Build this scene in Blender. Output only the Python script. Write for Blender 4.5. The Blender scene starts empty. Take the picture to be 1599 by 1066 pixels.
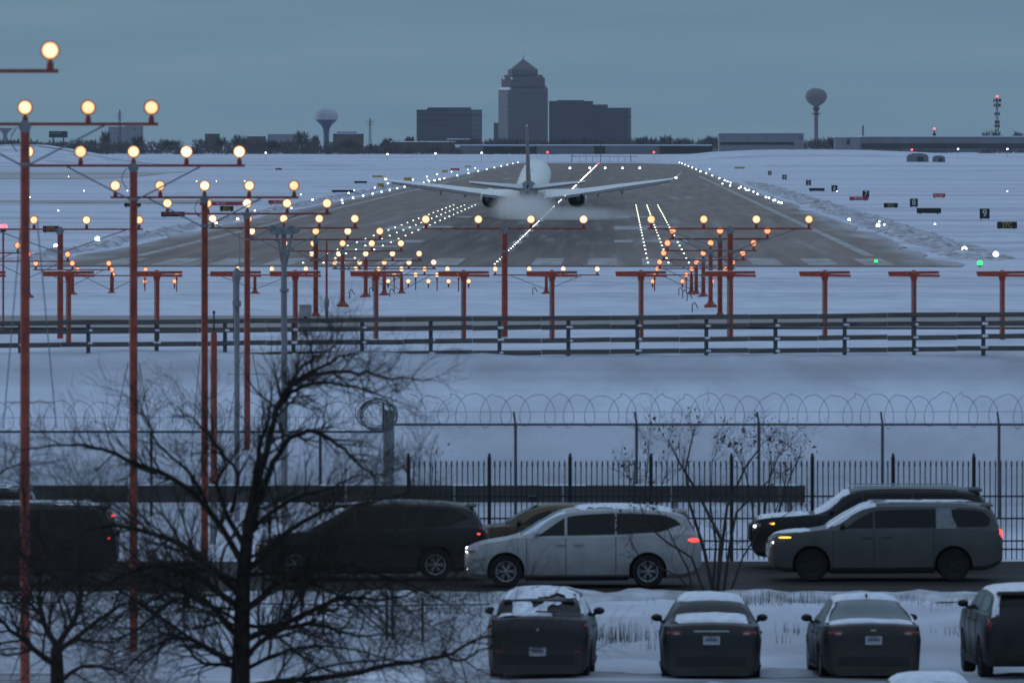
import bpy, bmesh, math, random
import numpy as np
from mathutils import Vector, Matrix, noise, Euler
R = math.radians
random.seed(7)
sc = bpy.context.scene
# ---------------------------------------------------------------- camera
F, CX, HY, HC = 15000.0, 799.5, 219.0, 9.7      # focal length in photo pixels, image centre, horizon row, eye height
cam_d = bpy.data.cameras.new('camera'); cam = bpy.data.objects.new('camera', cam_d)
sc.collection.objects.link(cam); sc.camera = cam
cam.location = (0, 0, HC); cam.rotation_euler = (R(90), 0, 0)
cam_d.sensor_width = 36; cam_d.lens = 36 * F / 1599
cam_d.shift_y = (HY - 533) / 1599
cam_d.clip_start = 1; cam_d.clip_end = 60000
cam_d.dof.use_dof = True; cam_d.dof.focus_distance = 640; cam_d.dof.aperture_fstop = 6.5
# ---------------------------------------------------------------- world: dusk sky
w = bpy.data.worlds.new('World'); sc.world = w; w.use_nodes = True
nt = w.node_tree; nt.nodes.clear()
sky = nt.nodes.new('ShaderNodeTexSky'); sky.sky_type = 'NISHITA'; sky.sun_disc = False
SUN_EL, SUN_AZ = R(5), R(-62)                    # low in the south-west, left of the runway
sky.sun_elevation = SUN_EL; sky.sun_rotation = SUN_AZ
sky.air_density = 1.0; sky.dust_density = 0.6; sky.ozone_density = 3.0
mx = nt.nodes.new('ShaderNodeMix'); mx.data_type = 'RGBA'; mx.blend_type = 'MULTIPLY'
mx.inputs[0].default_value = 1.0
bg = nt.nodes.new('ShaderNodeBackground'); wo = nt.nodes.new('ShaderNodeOutputWorld')
nt.links.new(sky.outputs[0], mx.inputs[6]); mx.inputs[7].default_value = (0.50, 0.86, 1.25, 1)
# an even veil of high cloud lies over the sky
veil = nt.nodes.new('ShaderNodeMix'); veil.data_type = 'RGBA'
veil.inputs[0].default_value = 0.72
vg = nt.nodes.new('ShaderNodeTexCoord'); vn = nt.nodes.new('ShaderNodeTexNoise'); vm = nt.nodes.new('ShaderNodeMapping')
vm.inputs['Scale'].default_value = (22, 22, 260); vn.inputs['Scale'].default_value = 1.0; vn.inputs['Detail'].default_value = 4
nt.links.new(vg.outputs['Generated'], vm.inputs[0]); nt.links.new(vm.outputs[0], vn.inputs[0])
vr = nt.nodes.new('ShaderNodeValToRGB')
vr.color_ramp.elements[0].position = .33; vr.color_ramp.elements[1].position = .68
vr.color_ramp.elements[0].color = (1.74, 3.22, 4.74, 1); vr.color_ramp.elements[1].color = (2.14, 3.58, 5.02, 1)
nt.links.new(vn.outputs[0], vr.inputs[0])
# an overcast veil is brighter overhead than at the horizon
vs_ = nt.nodes.new('ShaderNodeSeparateXYZ'); nt.links.new(vg.outputs['Generated'], vs_.inputs[0])
vz = nt.nodes.new('ShaderNodeMapRange'); vz.interpolation_type = 'SMOOTHSTEP'; nt.links.new(vs_.outputs[2], vz.inputs[0])
for i_, q_ in ((1, .03), (2, .65), (3, 0), (4, 1)): vz.inputs[i_].default_value = q_
vt = nt.nodes.new('ShaderNodeMix'); vt.data_type = 'RGBA'; nt.links.new(vz.outputs[0], vt.inputs[0]); nt.links.new(vr.outputs[0], vt.inputs[6]); vt.inputs[7].default_value = (6.0, 8.0, 10.8, 1)
nt.links.new(mx.outputs[2], veil.inputs[6]); nt.links.new(vt.outputs[2], veil.inputs[7])
nt.links.new(veil.outputs[2], bg.inputs[0]); nt.links.new(bg.outputs[0], wo.inputs[0])
bg.inputs[1].default_value = 0.083
# ---------------------------------------------------------------- sun, veiled and low
sd = bpy.data.lights.new('sun', 'SUN'); so = bpy.data.objects.new('sun', sd); sc.collection.objects.link(so)
sd.energy = 0.4; sd.angle = R(12); sd.color = (1.0, 0.86, 0.66)
dirv = Vector((math.sin(SUN_AZ) * math.cos(SUN_EL), math.cos(SUN_AZ) * math.cos(SUN_EL), math.sin(SUN_EL)))
so.rotation_euler = dirv.to_track_quat('Z', 'Y').to_euler()
so.location = (-100, 60, 60)
sc.view_settings.view_transform = 'Standard'; sc.view_settings.look = 'None'
sc.view_settings.exposure = 0; sc.view_settings.gamma = 1
sc.cycles.use_denoising = True
try: sc.cycles.denoiser = 'OPENIMAGEDENOISE'
except Exception: pass
sc.cycles.sample_clamp_indirect = 3
sc.cycles.max_bounces = 5; sc.cycles.diffuse_bounces = 2; sc.cycles.glossy_bounces = 2
sc.cycles.transmission_bounces = 4; sc.cycles.volume_bounces = 3; sc.cycles.transparent_max_bounces = 6
# ---------------------------------------------------------------- helpers
COL = sc.collection
def at(px, py, Y): return Vector(((px - CX) * Y / F, Y, HC - (py - HY) * Y / F))
def wx(px, Y): return (px - CX) * Y / F
def pchip(pts):
    xs = np.array([p[0] for p in pts], float); ys = np.array([p[1] for p in pts], float)
    h = np.diff(xs); d = np.diff(ys) / h; m = np.zeros(len(xs)); m[0] = d[0]; m[-1] = d[-1]
    for i in range(1, len(xs) - 1):
        if d[i-1] * d[i] > 0:
            w1 = 2 * h[i] + h[i-1]; w2 = h[i] + 2 * h[i-1]
            m[i] = (w1 + w2) / (w1 / d[i-1] + w2 / d[i])
    def f(x):
        x = min(max(x, xs[0]), xs[-1]); i = min(max(int(np.searchsorted(xs, x)) - 1, 0), len(h) - 1)
        t = (x - xs[i]) / h[i]
        return float((2*t**3-3*t**2+1)*ys[i] + (t**3-2*t**2+t)*h[i]*m[i] + (-2*t**3+3*t**2)*ys[i+1] + (t**3-t**2)*h[i]*m[i+1])
    return f
class MB:
    def __init__(s): s.v = []; s.f = []; s.m = []
    def add(s, vs, fs, m=0):
        o = len(s.v); s.v += [tuple(v) for v in vs]
        for f in fs: s.f.append(tuple(i + o for i in f)); s.m.append(m)
        return s
    def box(s, c, size, m=0, rot=None, taper=None):
        x, y, z = size[0]/2, size[1]/2, size[2]/2; t = taper or (1, 1)
        vs = [Vector(p) for p in ((-x,-y,-z),(x,-y,-z),(x,y,-z),(-x,y,-z),(-x*t[0],-y*t[1],z),(x*t[0],-y*t[1],z),(x*t[0],y*t[1],z),(-x*t[0],y*t[1],z))]
        if rot is not None:
            M = Euler(rot).to_matrix(); vs = [M @ v for v in vs]
        c = Vector(c)
        return s.add([v + c for v in vs], [(0,3,2,1),(4,5,6,7),(0,1,5,4),(1,2,6,5),(2,3,7,6),(3,0,4,7)], m)
    def tube(s, pts, rad, n=6, m=0, cap=True):
        pts = [Vector(p) for p in pts]; k = len(pts)
        if not hasattr(rad, '__len__'): rad = [rad] * k
        rings = []; ref = None
        for i in range(k):
            t = (pts[min(i+1, k-1)] - pts[max(i-1, 0)])
            t = t.normalized() if t.length > 1e-9 else Vector((0, 0, 1))
            if ref is None: ref = Vector((0,0,1)) if abs(t.z) < .9 else Vector((0,1,0))
            a = t.cross(ref)
            if a.length < 1e-4: a = t.cross(Vector((1, 0, 0)))
            a.normalize(); b = t.cross(a); ref = -b if False else ref
            rings += [pts[i] + (a * math.cos(2*math.pi*j/n) + b * math.sin(2*math.pi*j/n)) * rad[i] for j in range(n)]
        fs = [(i*n+j, i*n+(j+1) % n, (i+1)*n+(j+1) % n, (i+1)*n+j) for i in range(k-1) for j in range(n)]
        if cap: fs += [tuple(range(n-1, -1, -1)), tuple((k-1)*n+j for j in range(n))]
        return s.add(rings, fs, m)
    def lathe(s, prof, c=(0,0,0), axis='Z', n=16, m=0):          # prof: (radius, along-axis)
        c = Vector(c); vs = []
        for r, z in prof:
            for j in range(n):
                a = 2*math.pi*j/n; p = (r*math.cos(a), r*math.sin(a), z)
                if axis == 'Y': p = (p[0], z, p[1])
                if axis == 'X': p = (z, p[0], p[1])
                vs.append(c + Vector(p))
        k = len(prof)
        fs = [(i*n+j, i*n+(j+1) % n, (i+1)*n+(j+1) % n, (i+1)*n+j) for i in range(k-1) for j in range(n)]
        fs += [tuple(range(n-1, -1, -1)), tuple((k-1)*n+j for j in range(n))]
        return s.add(vs, fs, m)
    def loft(s, secs, m=0, closed=True, cap=True):
        n = len(secs[0]); vs = [p for q in secs for p in q]; k = len(secs)
        fs = [(i*n+j, i*n+(j+1) % n, (i+1)*n+(j+1) % n, (i+1)*n+j) for i in range(k-1) for j in range(n if closed else n-1)]
        if cap: fs += [tuple(range(n-1, -1, -1)), tuple((k-1)*n+j for j in range(n))]
        return s.add(vs, fs, m)
    def ell(s, c, r, n=10, k=6, m=0):
        prof = [(max(math.sin(math.pi*i/k), .02), -math.cos(math.pi*i/k)) for i in range(k+1)]
        c = Vector(c); vs = [c + Vector((p*math.cos(2*math.pi*j/n)*r[0], p*math.sin(2*math.pi*j/n)*r[1], z*r[2])) for p, z in prof for j in range(n)]
        fs = [(i*n+j, i*n+(j+1) % n, (i+1)*n+(j+1) % n, (i+1)*n+j) for i in range(k) for j in range(n)]
        fs += [tuple(range(n-1, -1, -1)), tuple(k*n+j for j in range(n))]
        return s.add(vs, fs, m)
    def mesh(s, name, mats, sharp=38, smooth=True):
        me = bpy.data.meshes.new(name); me.from_pydata(s.v, [], s.f)
        for q in (mats if isinstance(mats, (list, tuple)) else [mats]): me.materials.append(q)
        me.polygons.foreach_set('material_index', s.m)
        bm = bmesh.new(); bm.from_mesh(me); bmesh.ops.recalc_face_normals(bm, faces=bm.faces)
        for f in bm.faces: f.smooth = smooth
        for e in bm.edges:
            if len(e.link_faces) == 2 and e.calc_face_angle(0) > R(sharp): e.smooth = False
        bm.to_mesh(me); bm.free(); me.update()
        return me
    def build(s, name, mats, parent=None, loc=(0,0,0), rot=(0,0,0), sharp=38, smooth=True):
        return link(name, s.mesh(name, mats, sharp, smooth), parent, loc, rot)
def link(name, me, parent=None, loc=(0,0,0), rot=(0,0,0)):
    o = bpy.data.objects.new(name, me); COL.objects.link(o)
    o.location = loc; o.rotation_euler = rot
    if parent is not None: o.parent = parent
    return o
def tag(o, label=None, cat=None, group=None, kind=None):
    if label: o['label'] = label
    if cat: o['category'] = cat
    if group: o['group'] = group
    if kind: o['kind'] = kind
    return o
def thing(name, label, cat, loc=(0,0,0), rz=0.0, group=None):
    o = bpy.data.objects.new(name, None); COL.objects.link(o); o.location = loc; o.rotation_euler = (0, 0, rz)
    o.empty_display_size = .2
    return tag(o, label, cat, group)
def struct(name, mb, m, sharp=38): return tag(mb.build(name, m, sharp=sharp), kind='structure')
# ---------------------------------------------------------------- materials
MC = {}
def mat(name, col, rough=.7, metal=0., var=.18, scale=3., bump=0., spec=.4, stretch=(1,1,1), col2=None, coat=0.):
    if name in MC: return MC[name]
    m = bpy.data.materials.new(name); m.use_nodes = True; MC[name] = m
    t = m.node_tree; b = t.nodes['Principled BSDF']
    b.inputs['Roughness'].default_value = rough; b.inputs['Metallic'].default_value = metal
    b.inputs['Specular IOR Level'].default_value = spec; b.inputs['Coat Weight'].default_value = coat
    tc = t.nodes.new('ShaderNodeTexCoord'); mp = t.nodes.new('ShaderNodeMapping'); n = t.nodes.new('ShaderNodeTexNoise')
    mp.inputs['Scale'].default_value = stretch; n.inputs['Scale'].default_value = scale; n.inputs['Detail'].default_value = 5
    t.links.new(tc.outputs['Object'], mp.inputs[0]); t.links.new(mp.outputs[0], n.inputs[0])
    r = t.nodes.new('ShaderNodeValToRGB'); r.color_ramp.elements[0].position = .3; r.color_ramp.elements[1].position = .7
    c2 = col2 or tuple(min(c * (1 + var), 1) for c in col); c1 = tuple(c * (1 - var) for c in col) if col2 is None else col
    r.color_ramp.elements[0].color = (*c1, 1); r.color_ramp.elements[1].color = (*c2, 1)
    t.links.new(n.outputs[0], r.inputs[0]); t.links.new(r.outputs[0], b.inputs['Base Color'])
    if bump:
        bp = t.nodes.new('ShaderNodeBump'); bp.inputs['Strength'].default_value = bump; bp.inputs['Distance'].default_value = .05
        t.links.new(n.outputs[0], bp.inputs['Height']); t.links.new(bp.outputs[0], b.inputs['Normal'])
    return m
def emit(name, col, strength):
    if name in MC: return MC[name]
    m = bpy.data.materials.new(name); m.use_nodes = True; MC[name] = m
    t = m.node_tree; b = t.nodes['Principled BSDF']
    b.inputs['Base Color'].default_value = (*[min(c, .8) for c in col], 1)
    b.inputs['Emission Color'].default_value = (*col, 1); b.inputs['Emission Strength'].default_value = strength
    m.cycles.emission_sampling = 'NONE'
    return m
def snow_mat(name, streak=(.004, .03, 1), sscale=1.0, dirt=.35, base=(.64, .675, .765)):
    m = bpy.data.materials.new(name); m.use_nodes = True
    t = m.node_tree; b = t.nodes['Principled BSDF']; b.inputs['Roughness'].default_value = .85
    b.inputs['Specular IOR Level'].default_value = .15
    tc = t.nodes.new('ShaderNodeTexCoord')
    def nz(sc_, s, d=6):
        mp = t.nodes.new('ShaderNodeMapping'); mp.inputs['Scale'].default_value = sc_
        n = t.nodes.new('ShaderNodeTexNoise'); n.inputs['Scale'].default_value = s; n.inputs['Detail'].default_value = d
        t.links.new(tc.outputs['Object'], mp.inputs[0]); t.links.new(mp.outputs[0], n.inputs[0]); return n
    n1 = nz(streak, sscale); n2 = nz((.6, .25, 1), .8)
    r1 = t.nodes.new('ShaderNodeValToRGB'); e = r1.color_ramp.elements
    e[0].position = .30; e[0].color = tuple(c * (1 - dirt) for c in base) + (1,); e[1].position = .52; e[1].color = (*base, 1)
    t.links.new(n1.outputs[0], r1.inputs[0])
    r2 = t.nodes.new('ShaderNodeValToRGB'); e = r2.color_ramp.elements
    e[0].position = .28; e[0].color = (.80, .80, .80, 1); e[1].position = .6; e[1].color = (1, 1, 1, 1)
    t.links.new(n2.outputs[0], r2.inputs[0])
    x = t.nodes.new('ShaderNodeMix'); x.data_type = 'RGBA'; x.blend_type = 'MULTIPLY'; x.inputs[0].default_value = 1
    t.links.new(r1.outputs[0], x.inputs[6]); t.links.new(r2.outputs[0], x.inputs[7]); t.links.new(x.outputs[2], b.inputs['Base Color'])
    n3 = nz((1, .7, 1), 3.4, 10); bp = t.nodes.new('ShaderNodeBump'); bp.inputs['Strength'].default_value = .7; bp.inputs['Distance'].default_value = .16
    t.links.new(n3.outputs[0], bp.inputs['Height']); t.links.new(bp.outputs[0], b.inputs['Normal'])
    return m
M_SNOW = snow_mat('snow')
M_SNOWCAP = mat('snow_cap', (.72, .75, .82), .8, var=.12, scale=6, bump=.4, spec=.15)
M_RED = mat('rust_red_paint', (.27, .052, .034), .6, var=.30, scale=5)
M_ORANGE = mat('orange_red_paint', (.36, .055, .03), .55, var=.25, scale=5)
M_STEEL = mat('galvanised_steel', (.20, .21, .22), .55, metal=.4, var=.2, scale=8)
M_GREYPOLE = mat('grey_pole', (.20, .205, .22), .7, var=.25, scale=4, stretch=(3, 3, .4))
M_DARK = mat('dark_metal', (.03, .031, .034), .6, var=.2)
M_TIMBER = mat('weathered_dark_timber', (.105, .094, .088), .85, var=.4, scale=3, stretch=(.4, 3, 6), bump=.3)
M_IRON = mat('black_iron', (.012, .013, .016), .5, var=.2)
M_BARK = mat('dark_bark', (.024, .019, .016), .95, var=.4, scale=9, bump=.6, spec=.1)
M_TWIG = mat('dark_twig', (.040, .033, .028), .95, var=.3, spec=.1)
E_WARM = emit('warm_white_lamp', (1.0, .70, .38), 1.4); E_WARM2 = emit('warm_white_lamp_dim', (1.0, .64, .32), 1.15); E_WARM3 = emit('warm_white_lamp_bright', (1.0, .76, .46), 1.8)
E_BLOOM = emit('amber_bloom_ring', (1.0, .40, .13), .95)  # glowing ring round the lens, painting the bloom of the lamp
E_WARMR = emit('orange_red_lamp', (1.0, .40, .18), 1.35)
E_BLOOMR = emit('red_bloom_ring', (1.0, .14, .05), .9)  # same painted bloom for the red lamps
E_RW = emit('runway_white_lamp', (1.0, .98, .84), 7)
E_TDZ = emit('runway_pale_lamp', (.95, 1.0, .72), 7)
E_EDGE = emit('runway_edge_lamp', (.82, .94, 1.0), 8)
E_RED = emit('red_lamp', (1.0, .06, .08), 6)
E_GREEN = emit('green_lamp', (.03, 1.0, .16), 2.0)
E_AMBER = emit('amber_lamp', (1.0, .42, .06), 6)
E_HEAD = emit('headlamp_white', (.9, .96, 1.0), 9)
E_TAIL = emit('tail_lamp_red', (1.0, .05, .04), 2.6)
# ---------------------------------------------------------------- ground
Dp = [(-60,9.9),(100,9.9),(176,9.9),(200,9.86),(209,9.82),(222,9.72),(238,9.5),(242,9.15),(250,7.6),(258,6.1),(262,5.82),(275,5.72),(300,5.7),(339,5.86),
      (370,6.05),(400,6.45),(431,6.9),(492,7.6),(600,8.75),(700,9.55),(735,9.70),(760,9.7),(4060,9.7),(4600,6.9),(6000,6.7),(14000,6.7)]
_D = pchip(Dp)
def ground(x, y):
    z = HC - _D(y)
    z += 8.3 * math.exp(-((x + 188) / 34) ** 2 - ((y - 3700) / 260) ** 2)
    if y > 3200:
        z += 4.6 * math.exp(-((y - 4250) / 230) ** 2) * (1 / (1 + math.exp(-(x - 82) / 9))) * math.exp(-(max(x - 140, 0) / 75) ** 2)
        z += 1.4 * math.exp(-((y - 4300) / 200) ** 2) * (.5 + .5 * math.sin(x * .045 + 1)) * (1 / (1 + math.exp((x + 25) / 8)))
    return z
def rough_ground(x, y):
    z = ground(x, y)
    k = .10 if (y < 206.0 or 222.5 < y < 288 or 314 < y < 730) else (.25 if y > 4100 else 0)
    if y < 206: k = .15
    if 740 < y < 4060: k = .12 if abs(x - (-9.9 + .0115 * y)) > 40 else 0
    if y < 204: z += .05 * noise.noise((x * 2.3, y * 1.3, 5.5)) - .10 * max(noise.noise((x * .9, y * .45, 12.0)) - .28, 0)
    if 222 < y < 262: z += .045 * noise.noise((x * 2.2, y * 1.1, 8.5)) - .12 * max(noise.noise((x * 1.1, y * .7, 21.0)) - .42, 0)
    if k: z += k * (noise.noise((x * .35, y * .16, 3.1)) + .6 * noise.noise((x * 1.1, y * .5, 7.7)))
    return z
def build_ground():
    ys = list(np.arange(-60, 140, 10)) + list(np.arange(140, 208, .5)) + list(np.arange(208, 320, 1.0)) + list(np.arange(320, 520, 4)) + list(np.arange(520, 800, 10)) + \
         list(np.arange(800, 3200, 60)) + list(np.arange(3200, 4900, 40)) + [5200, 5800, 7000, 9000, 14000]
    xs = sorted(set([0.0] + [s * v for s in (1, -1) for v in list(np.arange(.4, 17, .4)) + list(np.arange(17, 60, 3)) + list(np.arange(60, 330, 10)) + [380, 480, 700, 1200, 2200, 4000]]))
    n = len(xs); vs = [(x, y, rough_ground(x, y)) for y in ys for x in xs]
    fs = [(j*n+i, j*n+i+1, (j+1)*n+i+1, (j+1)*n+i) for j in range(len(ys)-1) for i in range(n-1)]
    struct('snow_ground', MB().add(vs, fs), M_SNOW, sharp=180)
build_ground()
def strip(name, y0, y1, x0, x1, m, dz=.03, ny=None, nx=24):
    ny = ny or max(int(y1 - y0), 2)
    ys = np.linspace(y0, y1, ny + 1); xs = np.linspace(x0, x1, nx + 1)
    vs = [(x, y, ground(x, y) + (dz(x, y) if callable(dz) else dz)) for y in ys for x in xs]; k = nx + 1
    fs = [(j*k+i, j*k+i+1, (j+1)*k+i+1, (j+1)*k+i) for j in range(ny) for i in range(nx)]
    return struct(name, MB().add(vs, fs), m, sharp=180)
M_ROAD = mat('wet_slushy_road', (.016, .0135, .012), .75, scale=.9, stretch=(.15, 1.4, 1), col2=(.045, .039, .036), bump=.2, spec=.15)
M_PERIM = mat('perimeter_road_slush', (.20, .18, .175), .8, scale=.8, stretch=(.1, .8, 1), col2=(.34, .325, .32))
M_TAXI = mat('taxiway_slush', (.27, .24, .22), .8, scale=.02, stretch=(.6, 1, 1), col2=(.52, .53, .56))
M_SLUSH = mat('car_park_slush', (.05, .045, .043), .85, scale=.55, stretch=(.5, 1.2, 1), col2=(.60, .63, .71), bump=.5)
strip('car_park', 160, 179.6, -60, 60, M_SLUSH, lambda x, y: .10 + .05*noise.noise((x*.5, y*.5, 2)) - .30*max(min((y - 176.6 - 1.2*noise.noise((x*.35, 7, 1)) - .6*noise.noise((x*1.3, 3, 1)))/2.2, 1), 0), ny=60, nx=300)
strip('road', 207, 221, -120, 120, M_ROAD, .05)
strip('perimeter_road', 290, 311, -150, 150, M_PERIM, .05)
strip('taxiway', 2385, 2960, -420, -100, M_TAXI, .08, ny=12)
strip('taxiway', 1480, 1545, -260, -40, M_TAXI, .08, ny=6)
M_TRACK = mat('rutted_snow', (.30, .30, .33), .9, scale=.35, stretch=(.05, .3, 1), col2=(.63, .665, .755), bump=.4)
for a_, b_, py_, wd_ in ((1275, 1640, 326, 3), (1372, 1640, 345, 3.5), (1195, 1640, 259.5, 22), (1200, 1640, 266.5, 8), (-40, 560, 259, 20), (-40, 700, 265, 8), (-40, 560, 303, 4), (-40, 430, 318, 4), (-40, 300, 332, 3), (430, 640, 292, 5), (-40, 330, 341, 2.5)):
    Y_ = F*HC/(py_ - HY); strip('snow_track', Y_, Y_ + wd_, wx(a_, Y_), wx(b_, Y_), M_TRACK, .13, ny=2, nx=60)
# ---------------------------------------------------------------- runway (its own frame: y along, x across)
RX0, RSL = -9.9, .0115
def rc(Y): return RX0 + RSL * Y
RANG = -math.atan(RSL)
def rwy_mat():
    m = bpy.data.materials.new('runway_asphalt'); m.use_nodes = True; t = m.node_tree; b = t.nodes['Principled BSDF']
    b.inputs['Roughness'].default_value = .8; b.inputs['Specular IOR Level'].default_value = .22
    tc = t.nodes.new('ShaderNodeTexCoord')
    def nz(s, scale, d=6):
        mp = t.nodes.new('ShaderNodeMapping'); mp.inputs['Scale'].default_value = s
        n = t.nodes.new('ShaderNodeTexNoise'); n.inputs['Scale'].default_value = scale; n.inputs['Detail'].default_value = d
        t.links.new(tc.outputs['Object'], mp.inputs[0]); t.links.new(mp.outputs[0], n.inputs[0]); return n
    def ramp(src, stops):
        r = t.nodes.new('ShaderNodeValToRGB'); e = r.color_ramp.elements
        while len(e) < len(stops): e.new(.5)
        for q, (p, c) in zip(e, stops): q.position = p; q.color = (*c, 1)
        t.links.new(src, r.inputs[0]); return r
    def mix(f, a, c, mode='MIX'):
        x = t.nodes.new('ShaderNodeMix'); x.data_type = 'RGBA'; x.blend_type = mode
        if isinstance(f, float): x.inputs[0].default_value = f
        else: t.links.new(f, x.inputs[0])
        for q, i in ((a, 6), (c, 7)):
            if isinstance(q, tuple): x.inputs[i].default_value = (*q, 1)
            else: t.links.new(q, x.inputs[i])
        return x.outputs[2]
    base = ramp(nz((.9, .02, 1), .6).outputs[0], [(.25, (.160, .128, .110)), (.75, (.275, .220, .190))])
    # rubber laid down by landing wheels: a band either side of the centre line, in the touchdown stretch
    sx = t.nodes.new('ShaderNodeSeparateXYZ'); t.links.new(tc.outputs['Object'], sx.inputs[0])
    def mth(op, a, c=None):
        q = t.nodes.new('ShaderNodeMath'); q.operation = op
        for i, s in enumerate((a, c)):
            if s is None: continue
            if isinstance(s, (int, float)): q.inputs[i].default_value = s
            else: t.links.new(s, q.inputs[i])
        return q.outputs[0]
    def mr(v, a, c, d, e):
        q = t.nodes.new('ShaderNodeMapRange'); q.interpolation_type = 'SMOOTHSTEP'
        t.links.new(v, q.inputs[0])
        for i, s in enumerate((a, c, d, e)): q.inputs[i+1].default_value = s
        return q.outputs[0]
    ax = mth('ABSOLUTE', sx.outputs[0])
    rub = mth('MULTIPLY', mr(ax, 5, 15, 1, 0), mth('MULTIPLY', mr(sx.outputs[1], 760, 900, .35, 1), mr(sx.outputs[1], 1300, 1900, 1, .25)))
    rub = mth('MULTIPLY', rub, mr(nz((1.2, .012, 1), .8).outputs[0], .3, .6, .45, 1))
    c = mix(rub, base.outputs[0], (.085, .067, .059))
    edge = mr(mth('ADD', ax, mth('MULTIPLY', nz((.3, .02, 1), 1.0).outputs[0], 9)), 36, 42, 0, .8)
    dust = mth('MAXIMUM', edge, mr(nz((.35, .006, 1), 1.0).outputs[0], .56, .75, 0, .35))
    c = mix(dust, c, (.50, .51, .54))
    t.links.new(c, b.inputs['Base Color'])
    return m
M_RWY = rwy_mat()
def rp(xl, Y, z=0.):                                   # across-offset, distance -> world
    return Vector((rc(Y) + xl, Y, z))
def build_runway():
    ys = list(np.arange(736, 1100, 12)) + list(np.arange(1100, 4044, 60)) + [4044]
    xs = np.linspace(-35.5, 35.5, 19); n = len(xs); vs = []
    for y in ys:
        for i, x in enumerate(xs):
            e = (1.6 * noise.noise((y * .05, x, 1.3)) if i in (0, n-1) else 0)
            vs.append((x + e, y, ground(0, y) + .06))
    fs = [(j*n+i, j*n+i+1, (j+1)*n+i+1, (j+1)*n+i) for j in range(len(ys)-1) for i in range(n-1)]
    o = struct('runway', MB().add(vs, fs), M_RWY, sharp=180); o.location = (RX0, 0, 0); o.rotation_euler = (0, 0, RANG)
    mk = MB()
    def q(xl, y0, y1, wd):
        k = max(int((y1 - y0) / 12), 1)
        for i in range(k):
            a, c = y0 + (y1-y0)*i/k, y0 + (y1-y0)*(i+1)/k
            mk.add([(xl-wd/2, a, ground(0, a)+.068), (xl+wd/2, a, ground(0, a)+.068), (xl+wd/2, c, ground(0, c)+.068), (xl-wd/2, c, ground(0, c)+.068)], [(0,1,2,3)])
    for x in (4, 8.3, 12.6, 16.9, 21.2, 25.5, 29.8): q(x, 742, 784, 2.3); q(-x, 742, 784, 2.3)
    for x in (10, 12.6, 15.2): q(x, 905, 928, 1.8); q(-x, 905, 928, 1.8)
    for s in (-1, 1): q(s * 12.5, 1035, 1080, 7)
    for s in (-1, 1):
        for x in (10, 12.6): q(s * x, 1195, 1218, 1.8)
    q(-13, 840, 852, 3.2); q(-12, 866, 878, 3.0)
    for y in range(830, 2400, 61): q(0, y, y + 30, .9)
    for s in (-1, 1): q(s * 30.5, 800, 2600, .9)
    o = struct('runway_markings', mk, mat('worn_white_marking', (.24, .22, .21), .8, scale=.6, stretch=(1, .1, 1), col2=(.44, .43, .43)), sharp=180)
    o.location = (RX0, 0, 0); o.rotation_euler = (0, 0, RANG)
build_runway()
def windrow(side, y0, y1, h, wd):
    mb = MB(); secs = []; y = y0; n = 15
    while y < y1:                                         # several rough ridges of ploughed snow side by side
        ramp = min((y - y0) / 60., 1) * min((y1 - y) / 200., 1)
        off = side * (36.3 + wd + 1.2 * noise.noise((y * .02, 5, side)))
        sec = []
        for j in range(n):
            a = -1 + 2*j/(n-1); x = off + a*wd; env = (1 - a*a)
            q = abs(noise.noise((x*.9, y*.045, side))) + .6*abs(noise.noise((x*2.3, y*.13, 4))) + .25*noise.noise((x*4, y*.5, 8))
            sec.append(rp(x, y, ground(0, y) - .12 + (.10 + h*max(q, 0)*1.5) * env * ramp))
        secs.append(sec); y += 1.5 if y < 1250 else 4.0
    mb.loft(secs, closed=False, cap=False)
    struct('snow_windrow', mb, mat('dirty_snow', (.17, .15, .15), .9, scale=.8, stretch=(1, .16, 1), col2=(.60, .63, .70), bump=.4), sharp=60)
windrow(1, 748, 2300, .42, 3.4); windrow(-1, 748, 2300, .40, 2.2)
# ---------------------------------------------------------------- approach lighting
def lens_mesh(r, mats):
    mb = MB()                                            # domed lens facing the landing aircraft (towards -y)
    prof = [(.02*r, -.30*r), (.45*r, -.27*r), (.80*r, -.14*r), (.86*r, -.09*r)]
    mb.lathe(prof, axis='Y', n=18, m=0)
    mb.lathe([(.862*r, -.10*r), (1.0*r, -.03*r), (1.02*r, .03*r), (.9*r, .04*r)], axis='Y', n=18, m=1)  # outer ring glows in place of bloom
    return mb.mesh('lens', mats, sharp=80)
def housing_mesh(r, stem, m):
    mb = MB(); mb.lathe([(1.05*r, .0), (1.08*r, .06*r), (.8*r, .9*r), (.3*r, 1.3*r)], axis='Y', n=16)
    mb.tube([(0, .3*r, -r*.9), (0, .3*r, -stem)], .024, 8); mb.box((0, .3*r, -stem+.03), (.09, .08, .07))
    mb.tube([(0, .3*r, -stem*.55), (0, .3*r, -stem*.55-.06)], .045, 8)
    return mb.mesh('lamp', m)
LENS = {'w': lens_mesh(.110, [E_WARM, E_BLOOM]), 'w2': lens_mesh(.107, [E_WARM2, E_BLOOM]), 'w3': lens_mesh(.112, [E_WARM3, E_BLOOM]), 'r': lens_mesh(.108, [E_WARMR, E_BLOOMR])}
HOUS = {}
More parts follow.
